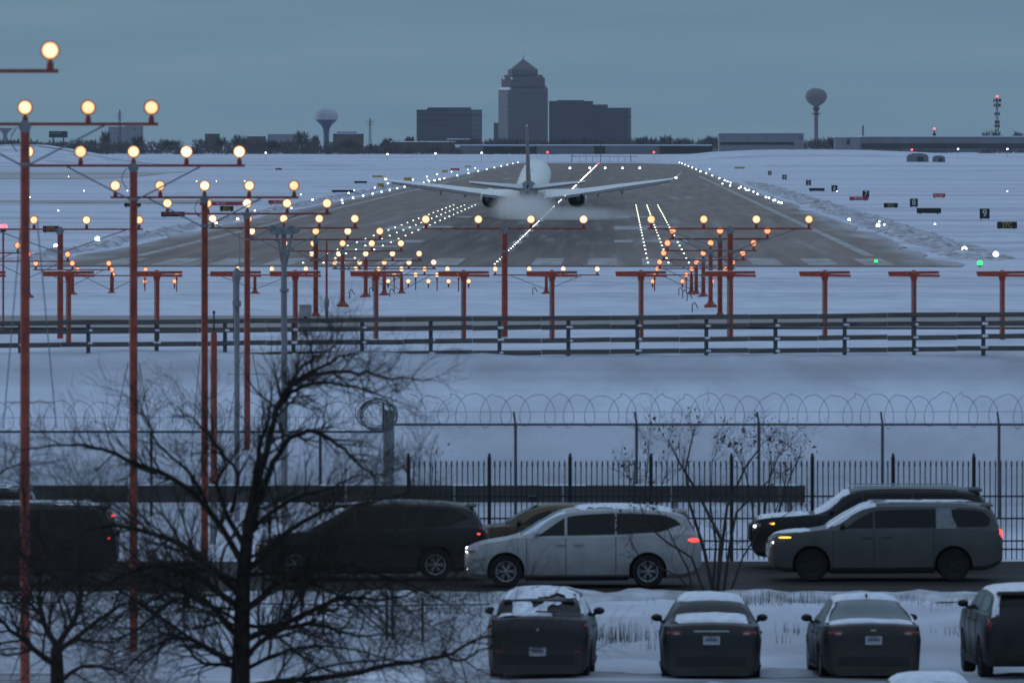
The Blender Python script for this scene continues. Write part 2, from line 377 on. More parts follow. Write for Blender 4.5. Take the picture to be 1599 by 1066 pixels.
def mast(name, label, group, X, Y, zl, offs, kind='w', post=.075, brace=1.3, drop=.66, base='plate', stem=.27, guys=None, wire=False, crossbar=True, collar=True):
    zg = ground(X, Y)
    t = thing(name, label, 'light mast', (X, Y, zg), 0, group)
    H = zl - zg; hb = H - stem                            # bar height above the ground
    m = M_RED
    p = MB()
    p.lathe([(post*1.06, -.15), (post*1.05, H*.3), (post, hb - .02)], n=14)
    if base == 'plate': p.lathe([(.24, -.05), (.22, .05), (.13, .10), (post*1.1, .20)], n=12)
    o = p.build('post', m, t)
    if collar:
        MB().lathe([(post*1.12, -.03), (post*1.15, -.025), (post*1.15, .025), (post*1.12, .03)], c=(0, 0, hb-drop), n=14).build('collar', M_STEEL, o)
        c = MB()
        c.lathe([(.03, 0), (post*1.35, .0), (post*1.35, .05), (.03, .05)], c=(0, -post*1.05, hb-.04), axis='Y', n=14)
        c.build('collar', M_STEEL, o)
    lo, hi = min(offs), max(offs)
    if crossbar and hi > lo:
        MB().box(((lo+hi)/2, 0, hb), (hi-lo+.22, .05, .05)).build('crossbar', m, t)
        for s in (-1, 1):
            MB().tube([(s*post, 0, hb-drop), (s*brace, 0, hb-.02)], .017, 6).build('brace', M_STEEL, t)
    if wire:
        pts = [(-post - .05 - .10*math.sin(math.pi*i/10), -.06, hb - .05 - .4*i/10) for i in range(11)]
        MB().tube(pts, .008, 5).build('cable', M_DARK, t)
    key = round(stem, 3)
    if key not in HOUS: HOUS[key] = housing_mesh(.118, stem, M_RED)
    for x in offs:
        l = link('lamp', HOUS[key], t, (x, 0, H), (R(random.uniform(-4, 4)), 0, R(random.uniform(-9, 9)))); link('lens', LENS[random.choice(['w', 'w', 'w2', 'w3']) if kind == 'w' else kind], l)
    if guys:
        for pts, rad in guys: MB().tube([Vector(q) - Vector((X, Y, zg)) for q in pts], rad, 5).build('guy_rod', M_STEEL, t)
    return t
FIVE = [-2.06, -1.03, 0, 1.03, 2.06]; FOUR = [-2.286, -.762, .762, 2.286]; THREE = [-1.524, 0, 1.524]
SPOT = 'amber glowing approach masts down the centre line'
def gy(pairs, Y): return [([at(x0, y0, Y), at(x1, y1, Y)], .010) for x0, y0, x1, y1 in pairs]
rows = [  # centre px, lamp py, distance, offsets, label, guys, base
 (-167, 79, 126.0, FIVE, 'nearest approach mast, only its rightmost glowing lamp reaching into the top left corner', None),
 (39, 168, 156.5, FIVE, 'tallest rust red mast at the left edge, its lamps glowing above the horizon', gy([(33,345,5,668),(58,345,88,668),(9,628,86,628)], 156.6)),
 (208.5, 237, 187.0, FIVE, 'second tall red mast from the left edge with five glowing lamps', gy([(200,566,178,668),(217,566,234,668)], 187.1)),
 (319.5, 290, 221.6, FIVE, 'tall red mast with five lamps beside the shorter bare red post', gy([(312,552,298,720),(327,556,338,700)], 221.8)),
 (386, 317.5, 248.0, FIVE, 'red mast with five lamps just right of the thin grey mast', gy([(377,550,352,690),(394,550,420,690),(354,584,419,584)], 248.2)),
 (443, 341.5, 278.4, FIVE, 'five lamp approach bar whose post hides behind the big grey yoke mast', None),
 (493, 361, 308.9, FIVE, 'red mast with five lamps standing beside the thin dark marker stake', None),
 (535, 380, 339.4, FIVE, 'five lamp mast on a dark flared foot, nearest of those standing whole on the snow', None),
 (571, 396, 369.9, FIVE, 'second nearest five lamp mast on a flared foot in the snow beyond the rail', None),
 (600, 409.5, 400.3, FIVE, 'third nearest five lamp mast on a flared foot in the snow beyond the rail', None),
 (627, 420, 430.8, FIVE, 'farthest five lamp mast with a crossbar, its lamps level with the runway start', None),
]
for i, (px, py, Y, offs, lab, g) in enumerate(rows):
    p = at(px, py, Y)
    mast('approach_light_mast', lab, SPOT, p.x, Y, p.z, offs, guys=g, wire=1 <= i <= 3, base='plate' if i >= 6 else 'plain', collar=i < 8)
XB = 'four lamp crossbars beside the centre line'
for px, lab in ((94, 'four lamp red crossbar mast at the left, behind the tallest mast'), (788, 'bright red post with four lamps in a wide bar in front of the aircraft'),
                (1140, 'four lamp red crossbar mast at the right, above the red side lamps')):
    p = at(px, 342.5 if px > 400 else 343.5, 278.4); mast('crossbar_light_mast', lab, XB, p.x, 278.4, p.z, FOUR, post=.085, brace=1.9, drop=.66, base='plain')
for px, lab in ((853, 'small four lamp crossbar low on the snow in the middle of the picture'), (398, 'small four lamp crossbar low on the snow behind the grey masts')):
    p = at(px, 420, 430.8); mast('crossbar_light_mast', lab, XB, p.x, 430.8, p.z, FOUR, post=.07, brace=1.6, drop=.62, collar=False)
ORD = ['nearest', 'second nearest', 'third nearest', 'fourth nearest', 'fifth nearest', 'sixth nearest']
k = 0
for i, (Y, py, cpx) in enumerate(((308.9, 360, 493), (339.4, 379.5, 535), (369.9, 395, 571), (400.3, 409, 600), (430.8, 420, 627))):
    X = wx(cpx, Y) + 13.0; z = at(0, py, Y).z
    mast('side_row_light_mast', ORD[i] + ' of the red posts with three orange red lamps right of the runway axis', 'orange red side row masts right of the centre', X, Y, z, THREE, 'r', base='plate', collar=i < 3, drop=.62)
for i, (Y, py, cpx) in enumerate(((339.4, 383, 535), (369.9, 397, 571), (400.3, 411, 600), (430.8, 421, 627))):
    X = wx(cpx, Y) - 13.0; z = at(0, py, Y).z
    mast('side_row_light_mast', ORD[i] + ' of the red posts with three orange red lamps at the left', 'orange red side row masts at the left', X, Y, z, THREE, 'r', base='plate', collar=i < 1, drop=.62)
# lamps on thin stakes in the snow, farther out
def stake(px, py, Y, kind, label, group, top=0):
    p = at(px, py, Y); zg = ground(p.x, Y)
    t = thing('stake_light', label, 'approach light', (p.x, Y, zg), 0, group)
    H = p.z - zg
    MB().tube([(0, .05, -.1), (0, .05, H - .1)], .028, 6).build('stake', M_RED, t)
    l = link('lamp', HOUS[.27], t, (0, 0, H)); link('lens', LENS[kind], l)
for Y, py, cpx in ((461.3, 429, 649), (491.7, 439, 669)):
    s = F / Y; nearer = 'nearer' if Y < 480 else 'farther'
    for o in FIVE: stake(cpx + o*s, py, Y, 'w', 'amber lamp on a short stake in the %s centre row on the snow' % nearer, 'amber stake lamps in the %s row' % nearer)
    for o in THREE:
        stake(cpx + (13.0 + o)*s, py, Y, 'r', 'orange red lamp on a short stake in the %s row at the right' % nearer, 'red stake lamps in the %s right row' % nearer)
        stake(cpx - (13.0 - o)*s, py, Y, 'r', 'orange red lamp on a short stake in the %s row at the left' % nearer, 'red stake lamps in the %s left row' % nearer)
# ---------------------------------------------------------------- localizer antennas
def antenna(px, idx, n):
    Y = 275.5; X = wx(px, Y); zg = ground(X, Y); top = at(0, 427.5, Y).z; H = top - zg
    t = thing('course_antenna', '%s of the orange T shaped antennas counting from the left edge' % n, 'antenna', (X, Y, zg), 0, 'orange T shaped antennas in a row behind the rail')
    MB().box((0, 0, H*.5-.1), (.145, .13, H-.05)).build('post', M_ORANGE, t)
    h = MB(); h.lathe([(.085, -.20), (.10, -.10), (.15, -.06), (.15, .05), (.07, .085), (.02, .115)], c=(0, 0, H), n=12); h.build('hub', M_ORANGE, t)
    for z, a, dy in ((.035, -.5, .09), (-.045, .9, -.10)):
        b = MB(); b.box((-.40, dy, 0), (.66, .10, .075), taper=(1, .8)); b.box((.40, dy, 0), (.66, .10, .075), taper=(1, .8)); b.build('boom', M_ORANGE, t, (.0, 0, H + z), (0, R(a*.8), R(4)))
    s = MB(); s.box((-.40, .09, 0), (.62, .09, .022), taper=(.97, .6)); s.box((.36, .09, .0), (.52, .09, .022), taper=(.97, .6)); s.build('snow_cap', M_SNOWCAP, t, (0, 0, H + .088), (0, R(-.4), R(4)))
    MB().tube([(-.035, -.09, 0), (-.035, -.09, H-.2)], .018, 5).build('conduit', M_STEEL, t)
NUM = ['first', 'second', 'third', 'fourth', 'fifth', 'sixth', 'seventh', 'eighth', 'ninth', 'tenth', 'eleventh', 'twelfth', 'thirteenth', 'fourteenth', 'fifteenth']
for i, px in enumerate((-31, 107, 245, 368, 461, 587, 724, 862, 1001, 1140, 1288, 1427, 1565)):
    antenna(px, i, NUM[i])
# ---------------------------------------------------------------- dark four rail barrier
def rail_barrier():
    t = thing('rail_barrier', 'long dark four rail barrier crossing the snow below the orange antennas', 'fence', (0, 262, ground(0, 262)))
    zg0 = ground(0, 262)
    def yy(x): return 262 - .09 * x
    def zt(x): return HC - 4.80 + .0105 * x - zg0            # top of the top rail
    offs = (.065, .305, .665, .985)
    for j, o in enumerate(offs):
        mb = MB(); xs = np.arange(-18, 18.01, 1.88)
        for a, b in zip(xs[:-1], xs[1:]):
            dz = random.uniform(-.012, .012); dz2 = random.uniform(-.012, .012)
            pa = Vector((a+.004, yy(a)-262-.08, zt(a)-o+dz)); pb = Vector((b-.004, yy(b)-262-.08, zt(b)-o+dz2))
            u = .066
            mb.add([pa+Vector((0,-.03,-u)), pb+Vector((0,-.03,-u)), pb+Vector((0,-.03,u)), pa+Vector((0,-.03,u)), pa+Vector((0,.03,-u)), pb+Vector((0,.03,-u)), pb+Vector((0,.03,u)), pa+Vector((0,.03,u))],
                   [(0,1,2,3),(5,4,7,6),(0,4,5,1),(3,2,6,7),(0,3,7,4),(1,5,6,2)])
        mb.build('rail', M_TIMBER, t)
    for i in range(-9, 10):
        x = wx(780, 262) + i * 1.877
        if abs(x) > 17.5: continue
        g = ground(x, yy(x)) - zg0; top = zt(x) - .02
        pb = MB(); pb.box((x, yy(x)-262, (top+g)/2-.1), (.11, .09, top-g+.2)); pb.build('fence_post', mat('steel_blue_post', (.075, .08, .09), .6, var=.3, scale=5), t)
        for q in (1, 2, 3):
            if random.random() < .8: MB().box((x + random.uniform(.02, .12), yy(x)-262-.115, zt(x)-offs[q]+random.uniform(-.02, .04)), (random.uniform(.08, .22), .012, random.uniform(.04, .07))).build('snow_patch', M_SNOWCAP, t)
rail_barrier()
# ---------------------------------------------------------------- chain link fence with razor coil
M_WIRE = mat('galvanised_wire', (.085, .09, .10), .6, metal=.3)
M_RAZOR = mat('razor_wire_steel', (.13, .135, .15), .5, metal=.5)
def chain_link(name, label, x0, x1, Y, ztop, posts, post_r, coil, mesh_to, seed, arm=True):
    rnd = random.Random(seed); xm = (x0+x1)/2; zg = ground(xm, Y)
    t = thing(name, label, 'fence', (xm, Y, zg))
    T = ztop - zg
    MB().tube([(x0-xm, 0, T), (x1-xm, 0, T)], .030, 7).build('top_rail', M_WIRE, t)
    for x in posts:
        p = MB(); p.tube([(x-xm, 0, -.2), (x-xm, 0, T+.02)], post_r, 8)
        if arm: p.tube([(x-xm, 0, T), (x-xm-.045, -.10, T+.31)], .026, 6)
        p.build('fence_post', M_WIRE, t)
    mb = MB(); h = T - (mesh_to - zg); st = .075; wr = .0042
    n = int((x1 - x0 + h) / st)
    for i in range(n):                                      # woven diagonals, both ways
        for d in (1, -1):
            a = i * st - (h if d > 0 else 0); b = a + h if d > 0 else a - h
            A, B = (a, 0), (b, h)
            L = x1 - x0
            t0, t1 = 0., 1.
            lo, hi = min(a, b), max(a, b)
            if hi <= 0 or lo >= L: continue
            dx = b - a
            ts = sorted([(0 - a)/dx, (L - a)/dx]); t0 = max(0, ts[0]); t1 = min(1, ts[1])
            if t1 <= t0: continue
            xa, za, xb, zb = x0-xm+a+dx*t0, T-h+h*t0, x0-xm+a+dx*t1, T-h+h*t1
            y = .004 * d
            mb.add([(xa-wr, y, za), (xa+wr, y, za), (xa, y+.004, za), (xb-wr, y, zb), (xb+wr, y, zb), (xb, y+.004, zb)], [(0,1,4,3),(1,2,5,4),(2,0,3,5)])
    mb.build('wire_mesh', M_WIRE, t)
    if coil:
        c0, c1, zc, rr = coil
        pts = []; pitch = .53; N = int((c1-c0)/pitch*26)
        ph = 0
        for i in range(N):
            a = 2*math.pi*i/26; k = int(i/26)
            kr = 1 + .10*math.sin(k*1.7+seed) + .05*math.sin(k*4.1)
            pts.append((c0 - xm + pitch*i/26 + .25*math.sin(a) + .05*math.sin(k*2.3), -.12 + .38*math.sin(a)*kr, zc - zg + rr*kr*math.cos(a) + .02*math.sin(k*3.1)))
        cb = MB().tube(pts, .0068, 4)
        for i in range(0, N, 3):
            p = pts[i]; cb.box(p, (.026, .005, .011), rot=(0, rnd.uniform(0, 3), 0))
        cb.build('razor_wire_coil', M_RAZOR, t)
        MB().tube([(c0-xm, -.1, zc-zg-.03), (c1-xm, -.1, zc-zg-.02)], .005, 4).build('barbed_strand', M_RAZOR, t)
Yc = 239.5; sC = F / Yc
chain_link('chain_link_fence', 'chain link fence topped by looping razor wire on the right', wx(612, Yc), wx(1660, Yc), Yc, at(0, 662.5, Yc).z,
           [wx(p, Yc) for p in (805, 994, 1185, 1378, 1560)], .038, (wx(640, Yc), wx(1660, Yc), at(0, 641, Yc).z, .40), at(0, 790, Yc).z, 3)
chain_link('chain_link_fence', 'chain link fence behind the bare tree on the left, its rail lower', wx(-40, Yc), wx(600, Yc), Yc + .1, at(0, 674, Yc).z,
           [wx(p, Yc) for p in (-30, 236, 500)], .038, (wx(-40, Yc), wx(590, Yc), at(0, 650, Yc).z, .38), at(0, 790, Yc).z, 8, arm=False)
def end_post():
    X = wx(607, Yc - .15); Y = Yc - .35; zg = ground(X, Y); top = at(0, 640, Y).z - zg
    t = thing('gate_post', 'thick grey gate post between the two stretches of chain link fence', 'post', (X, Y, zg))
    MB().lathe([(.14, -.2), (.14, top - .02), (.12, top)], n=14).build('post', M_GREYPOLE, t)
    p = MB(); p.box((-.13, -.02, top-.15), (.05, .1, .7)); p.build('hinge_bar', M_WIRE, t)
    mb = MB(); rnd = random.Random(5); c = at(587, 648, Y - .25)
    for k in range(9):
        cx, cz, rr = rnd.uniform(-.11, .10), rnd.uniform(-.06, .06), rnd.uniform(.33, .47)
        pts = [(cx + rr*1.0*math.cos(a), rnd.uniform(-.02, .02) + (k-4)*.02 + .06*math.cos(a+k), cz + rr*.86*math.sin(a)) for a in np.linspace(0, 2*math.pi, 26)]
        mb.tube(pts, .010, 5)
    for k in range(16):
        a = rnd.uniform(0, 6.28); rr = rnd.uniform(.33, .45); mb.box((rr*math.cos(a), rnd.uniform(-.08, .08), rr*.86*math.sin(a)), (.05, .012, .02), rot=(0, rnd.uniform(0, 3), 0))
    tag(mb.build('wire_bundle', M_RAZOR, loc=c), 'round bundle of coiled razor wire hanging on the thick grey gate post', 'wire coil')
end_post()
# ---------------------------------------------------------------- dark guard beam behind the picket fence
def guard_beam():
    Y = 230; x0, x1 = wx(-60, Y), wx(1257, Y); xm = (x0+x1)/2; zg = ground(xm, Y)
    t = thing('guard_beam', 'long low dark beam on stubby grey posts running behind the picket fence', 'barrier', (xm, Y, zg))
    zt_, zb_ = at(0, 757.5, Y).z - zg, at(0, 784, Y).z - zg
    MB().box((0, 0, (zt_+zb_)/2), (x1-x0, .10, zt_-zb_)).build('beam', mat('dark_beam', (.048, .045, .042), .8, var=.3, scale=1.2, stretch=(.4, 1, 3)), t)
    for i in range(8):
        x = x0 - xm + .5 + i * 2.76
        MB().box((x, .10, zb_/2), (.14, .12, zb_+.3)).build('beam_post', M_GREYPOLE, t)
    for i in range(9):
        x = x0 - xm + 1.4 + i * 2.6
        MB().box((x + random.uniform(-.5, .5), -.01, zt_ + .012), (random.uniform(.5, 1.6), .11, .03), taper=(.9, .7)).build('snow_patch', M_SNOWCAP, t)
        MB().box((x, -.056, (zt_+zb_)/2), (.05, .014, zt_-zb_-.02)).build('beam_joint', M_STEEL, t)
guard_beam()
# ---------------------------------------------------------------- black picket fence
def picket_fence():
    Y = 222.0; s = F / Y; x0 = wx(638, Y); zg = ground(3, Y)
    t = thing('picket_fence', 'black iron picket fence with spear tips and ball topped posts', 'fence', (x0, Y, zg))
    bay = 126.1 / s; n = 9; top = at(0, 722, Y).z - zg
    rails = [at(0, p, Y).z - zg for p in (774.5, 809, 844, 857)]
    for i in range(n):
        x = i * bay
        p = MB(); p.box((x, 0, top/2), (.085, .085, top+.25)); p.box((x, 0, top+.13), (.10, .10, .02)); p.lathe([(.01, .13), (.028, .155), (.036, .18), (.028, .205), (.008, .222)], c=(x, 0, top), n=10)
        p.build('fence_post', M_IRON, t)
        if i == n - 1: break
        q = MB(); k = 15; mx = .0
        for j in range(1, k):
            xx = x + bay*j/k
            q.box((xx + random.uniform(-.004, .004), 0, top/2 - .02), (.024, .022, top - .12), rot=(0, random.uniform(-.006, .006), 0))
            q.lathe([(.010, -.10), (.026, -.055), (.012, -.03), (.024, -.01), (.003, .055)], c=(xx, 0, top - .0), n=6)
        for z in rails: q.box((x + bay/2, .0, z), (bay, .038, .036))
        q.build('picket_panel', M_IRON, t)
picket_fence()
# ---------------------------------------------------------------- grey masts
def yoke_mast():
    Y = 238.5; X = wx(444, Y); zg = ground(X, Y); z = lambda py: at(0, py, Y).z - zg; u = Y / F
    t = thing('yoke_mast', 'tall weathered grey mast with a forked yoke head, left of centre', 'mast', (X, Y, zg))
    MB().lathe([(.085, -.2), (.078, z(560)), (.062, z(420)), (.056, z(395))], n=12).build('post', M_GREYPOLE, t)
    f = MB()
    for s in (-1, 1): f.tube([(0, 0, z(425)), (s*6*u, 0, z(400)), (s*9*u, 0, z(380)), (s*12*u, 0, z(366))], .03, 8)
    f.box((0, 0, z(380)), (6*u, .06, 34*u)); f.build('yoke', M_GREYPOLE, t)
    h = MB()
    pr = [(-25, 358), (-20, 366), (20, 366), (26, 358), (16, 353), (6, 352), (2, 356), (-10, 354), (-19, 351)]
    n = len(pr); f0 = [(p[0]*u, -.12, z(p[1])) for p in pr]; f1 = [(p[0]*u, .12, z(p[1])) for p in pr]
    h.loft([f0, f1]); h.build('mast_head', mat('weathered_head', (.20, .20, .205), .8, var=.4, scale=8), t)
    MB().lathe([(.09, -.05), (.115, -.03), (.115, .03), (.09, .05)], c=(0, 0, z(453)), n=12).build('collar', M_STEEL, t)
yoke_mast()
def thin_mast():
    Y = 238.8; X = wx(370, Y); zg = ground(X, Y); z = lambda py: at(0, py, Y).z - zg; u = Y / F
    t = thing('bulb_mast', 'pale grey mast with a pear shaped head beside the tall red mast', 'mast', (X, Y, zg))
    MB().lathe([(.07, -.2), (.066, z(520)), (.062, z(440))], n=12).build('post', M_GREYPOLE, t)
    MB().lathe([(.062, z(442)), (.10, z(434)), (.105, z(427)), (.075, z(422)), (.03, z(418))], n=12).build('mast_head', M_GREYPOLE, t)
    b = MB(); b.box((0, -.09, z(474)), (13*u, .10, 9*u)); b.build('junction_box', M_STEEL, t)
    MB().tube([(4*u, 0, z(420)), (4.5*u, 0, z(390)), (3*u, .02, z(364))], .014, 6).build('rod', M_STEEL, t)
thin_mast()
def red_post():
    Y = 233.5; X = wx(334, Y); zg = ground(X, Y); z = lambda py: at(0, py, Y).z - zg
    t = thing('bare_post', 'shorter bare red post with a dark spike, right beside the tall red mast', 'post', (X, Y, zg))
    MB().lathe([(.080, -.2), (.078, z(524)), (.06, z(518))], n=12).build('post', M_RED, t)
    MB().lathe([(.025, z(520)), (.02, z(490)), (.035, z(489)), (.035, z(486)), (.01, z(485))], n=8).build('spike', M_DARK, t)
red_post()
def wind_stake():
    Y = 296; X = wx(510, Y); zg = ground(X, Y); z = lambda py: at(0, py, Y).z - zg
    t = thing('marker_stake', 'thin dark red marker stake with a swollen foot standing on the snow', 'stake', (X, Y, zg))
    MB().lathe([(.035, z(466)), (.03, z(380)), (.012, z(376))], n=8).build('stake', M_RED, t)
    MB().lathe([(.05, -.1), (.05, z(482)), (.075, z(478)), (.08, z(468)), (.045, z(464))], n=10).build('foot', M_STEEL, t)
    Y = 282; X = wx(477, Y); zg = ground(X, Y); u = Y/F
    t = thing('equipment_cabinet', 'small pale cabinet on the snow beside the fourth orange antenna', 'cabinet', (X, Y, zg))
    zt_ = at(0, 476, Y).z - zg
    MB().box((0, 0, zt_/2), (19*u, .4, zt_)).build('cabinet_body', mat('pale_cabinet', (.30, .29, .28), .7), t)
    MB().box((0, 0, zt_+.018), (22*u, .5, .03)).build('cabinet_roof', M_SNOWCAP, t)
    MB().box((0, -.206, zt_*.55), (.10, .012, .14)).build('vent', M_DARK, t)
wind_stake()
# short conduit hoops and stubs sticking out of the snow behind the barrier
for px, py in ((546, 458), (577, 452), (609, 456), (832, 450), (1060, 452), (1066, 458), (1073, 464), (1081, 476)):
    Yh = 300 + (485 - py) * 2.4; p = at(px, 0, Yh); zg = ground(p.x, Yh); h = .32
    tag(MB().tube([(0, 0, -.1), (0, 0, h*.8), (.03, 0, h), (.08, 0, h*1.02), (.13, 0, h*.8), (.19, 0, h*.45)], .018, 5).build('cable_stub', M_DARK, loc=(p.x, Yh, zg)),
        'thin dark bent cable stub sticking up from the snow near the approach masts', 'cable', 'bent cable stubs in the snow')
# ---------------------------------------------------------------- low post fence at the edge of the car park
def lot_fence():
    Y = 190.0; zg = ground(-2, Y)
    t = thing('lot_fence', 'low thin fence of dark posts and one rail between car park and road', 'fence', (wx(520, Y), Y, zg)); x00 = wx(520, Y)
    for px, top in ((404, 915), (505, 920), (604, 922), (613, 922), (660, 932)):
        h = at(0, top, Y).z - zg
        MB().tube([(wx(px, Y)-x00, 0, -.2), (wx(px, Y)-x00, 0, h)], .028, 7).build('fence_post', M_WIRE, t)
    h = at(0, 944, Y).z - zg
    MB().tube([(wx(404, Y)-x00, 0, h+.03), (wx(604, Y)-x00, 0, h-.02), (wx(660, Y)-x00, 0, h), (wx(765, Y)-x00, .3, h+.0)], .016, 6).build('fence_rail', M_WIRE, t)
lot_fence()
# ---------------------------------------------------------------- lights in and beside the runway
def dot_mesh(name, r, flat, e, z0=0):
    mb = MB(); mb.ell((0, 0, z0 + r*flat*.5), (r, r, r*flat), 8, 5, 0); mb.lathe([(r*1.0, -.02), (r*.95, .02)], n=8, m=1)
    if z0: mb.tube([(0, 0, 0), (0, 0, z0)], .03, 5, 1)
    return mb.mesh(name, [e, M_DARK])
D_CL = dot_mesh('runway_light', .065, .8, E_RW); D_TD = dot_mesh('runway_light', .07, .8, E_TDZ)
D_CLR = dot_mesh('runway_light', .10, .8, E_RED); D_CLF = dot_mesh('runway_light', .10, .8, E_RW)
def dot(name, me, p, label, cat, group=None):
    return tag(link(name, me, None, p), label, cat, group)
for i in range(216):
    Y = 745 + i * 15.24
    if 1150 < Y < 1168: continue
    far = Y > 1900
    red = Y > 3700
    if red:
        dot('centerline_light', D_CLR, rp(0, Y, ground(0, Y) + .07), 'small red light at the far end of the runway centre line', 'runway light', 'red lights at the far end of the runway centre line'); continue
    dot('centerline_light', D_CLF if far else D_CL, rp(0, Y, ground(0, Y) + .07), 'small white light set in the runway centre line', 'runway light', 'white lights set along the runway centre line')
for side, lab in ((-1, 'left'), (1, 'right')):
    for i in range(23):
        Y = 752 + i * 30.48
        for o in (11.9, 13.5, 15.1):
            dot('touchdown_light', D_TD, rp(side*o, Y, ground(0, Y) + .07), 'pale light in the three touchdown lines %s of the centre line' % lab, 'runway light', 'touchdown lights %s of the centre line' % lab)
D_ED = dot_mesh('runway_light', .14, 1, E_EDGE, .35); D_EDF = dot_mesh('runway_light', .17, 1, E_EDGE, .35); D_EDR = dot_mesh('runway_light', .24, 1, E_RED, .35)
for side, lab in ((-1, 'left'), (1, 'right')):
    for i in range(43):
        Y = 1425 + i * 61
        if (side == 1 and i in (3, 4, 9, 10, 14)) or (i > 14 and i % 3): continue
        dot('edge_light', D_EDF if Y > 2200 else D_ED, rp(side*33.5, Y, ground(side*33, Y)), 'white edge light standing along the %s edge of the runway' % lab, 'runway light', '%s edge lights of the runway' % lab)
        if side == -1 and i % 3 == 0 and i < 30:
            dot('edge_light', D_ED, rp(-36.5 - random.uniform(0, 3), Y + 25, ground(0, Y) + .3), 'white edge light standing along the left edge of the runway', 'runway light', 'left edge lights of the runway')
# single lights out on the snow
def field_light(px, py, r, e, label, cat='airfield light', group=None, up=.3):
    s = (py - HY) / HC
    Y = min(F / s if s > 3 else 5000, 4400) if py > 262 else 4200
    p = at(px, py, Y)
    if py > 262:
        Y = F * (HC - up) / (py - HY); p = at(px, py, Y)
    zg = ground(p.x, Y)
    mb = MB(); mb.ell((0, 0, p.z - zg), (r, r, r), 10, 6, 0); mb.tube([(0, 0, -.1), (0, 0, max(p.z - zg - r*.6, .0))], min(.05, r*.35), 6, 1); mb.lathe([(r*.9, p.z-zg-r*1.05), (r*.8, p.z-zg-r*.7)], n=8, m=1)
    return tag(mb.build('field_light', [e, M_DARK], loc=(p.x, Y, zg)), label, cat, group)
for px, py, r in ((1506, 389, .24), (1555, 397, .24)): field_light(px, py, r, E_RW, 'brilliant white light on the snow at the right, %s the green one' % ('left of' if px < 1530 else 'right of'))
field_light(1530, 411, .22, E_GREEN, 'bright green light on the snow at the far right edge')
field_light(1368, 408, .14, E_GREEN, 'pale green threshold light on the runway at the right')
for px, py, r, l in ((152, 373, .24, 'brightest'), (87, 384, .20, 'lowest'), (337, 348, .2, 'middle'), (371, 342, .17, 'rightmost')): field_light(px, py, r, E_RW, l + ' of the four white lights on the snow beside the left runway edge')
for px, py, r, l in ((1371, 352, .22, 'brightest'), (1326, 343, .16, 'smallest')): field_light(px, py, r, E_EDGE, l + ' bluish white light beside the right snow windrow')
for px, py in ((131, 298), (40, 290), (91, 329), (199, 298), (307, 283), (338, 283), (382, 283), (107, 276), (47, 308), (455, 325), (470, 304), (553, 297), (668, 281), (1307, 299), (1573, 299), (1460, 350), (1373, 346), (1381, 351), (1225, 257), (1268, 262), (398, 329), (535, 317)):
    field_light(px, py, .10, E_EDGE, 'tiny bluish white light scattered on the open snow', 'airfield light', 'tiny lights scattered over the snow')
for px, py in ((1108, 264), (1093, 268), (1128, 287), (1140, 290), (1154, 294), (1166, 297), (1183, 303), (1196, 308), (1208, 313), (1216, 316)):
    field_light(px, py, .15, E_EDGE, 'white light in the bright string along the right runway edge', 'airfield light', 'bright string beside the right runway edge')
for px, py in ((1045, 254), (1066, 252), (855, 238), (1021, 238), (1483, 257), (1491, 255), (1424, 234)):
    field_light(px, py, .42, E_RED, 'small red light beyond the far end of the runway', 'airfield light', 'red lights around the far runway end')
for px, py in ((1078, 259), (1084, 262), (1089, 260)): field_light(px, py, .5, E_AMBER, 'amber vehicle beacon at the far right corner of the runway', 'airfield light', 'amber beacons at the runway corner')
for px, py in ((415, 239), (605, 241), (680, 240), (752, 239), (1496, 233), (1573, 233)): field_light(px, py, .35, E_EDGE, 'faint white light at the foot of the distant trees', 'airfield light', 'white lights at the foot of the distant trees')
for px in (921, 945, 972, 999, 890): field_light(px, 262.5, .32, E_RW, 'white light in the row across the far runway end', 'airfield light', 'lights across the far runway end')
def red_beacon():
    p = at(5, 353, 262.5 + 20); zg = ground(p.x, p.y); H = p.z - zg
    t = thing('obstruction_light', 'red glowing box light on a stake at the left edge', 'warning light', (p.x, p.y, zg))
    MB().tube([(0, 0, -.1), (0, 0, H-.1)], .03, 6).build('stake', M_RED, t); MB().box((0, 0, H-.12), (.16, .14, .10)).build('lamp_base', M_DARK, t); MB().box((0, 0, H), (.24, .15, .09), taper=(.8, .8)).build('lens', E_RED, t)
red_beacon()
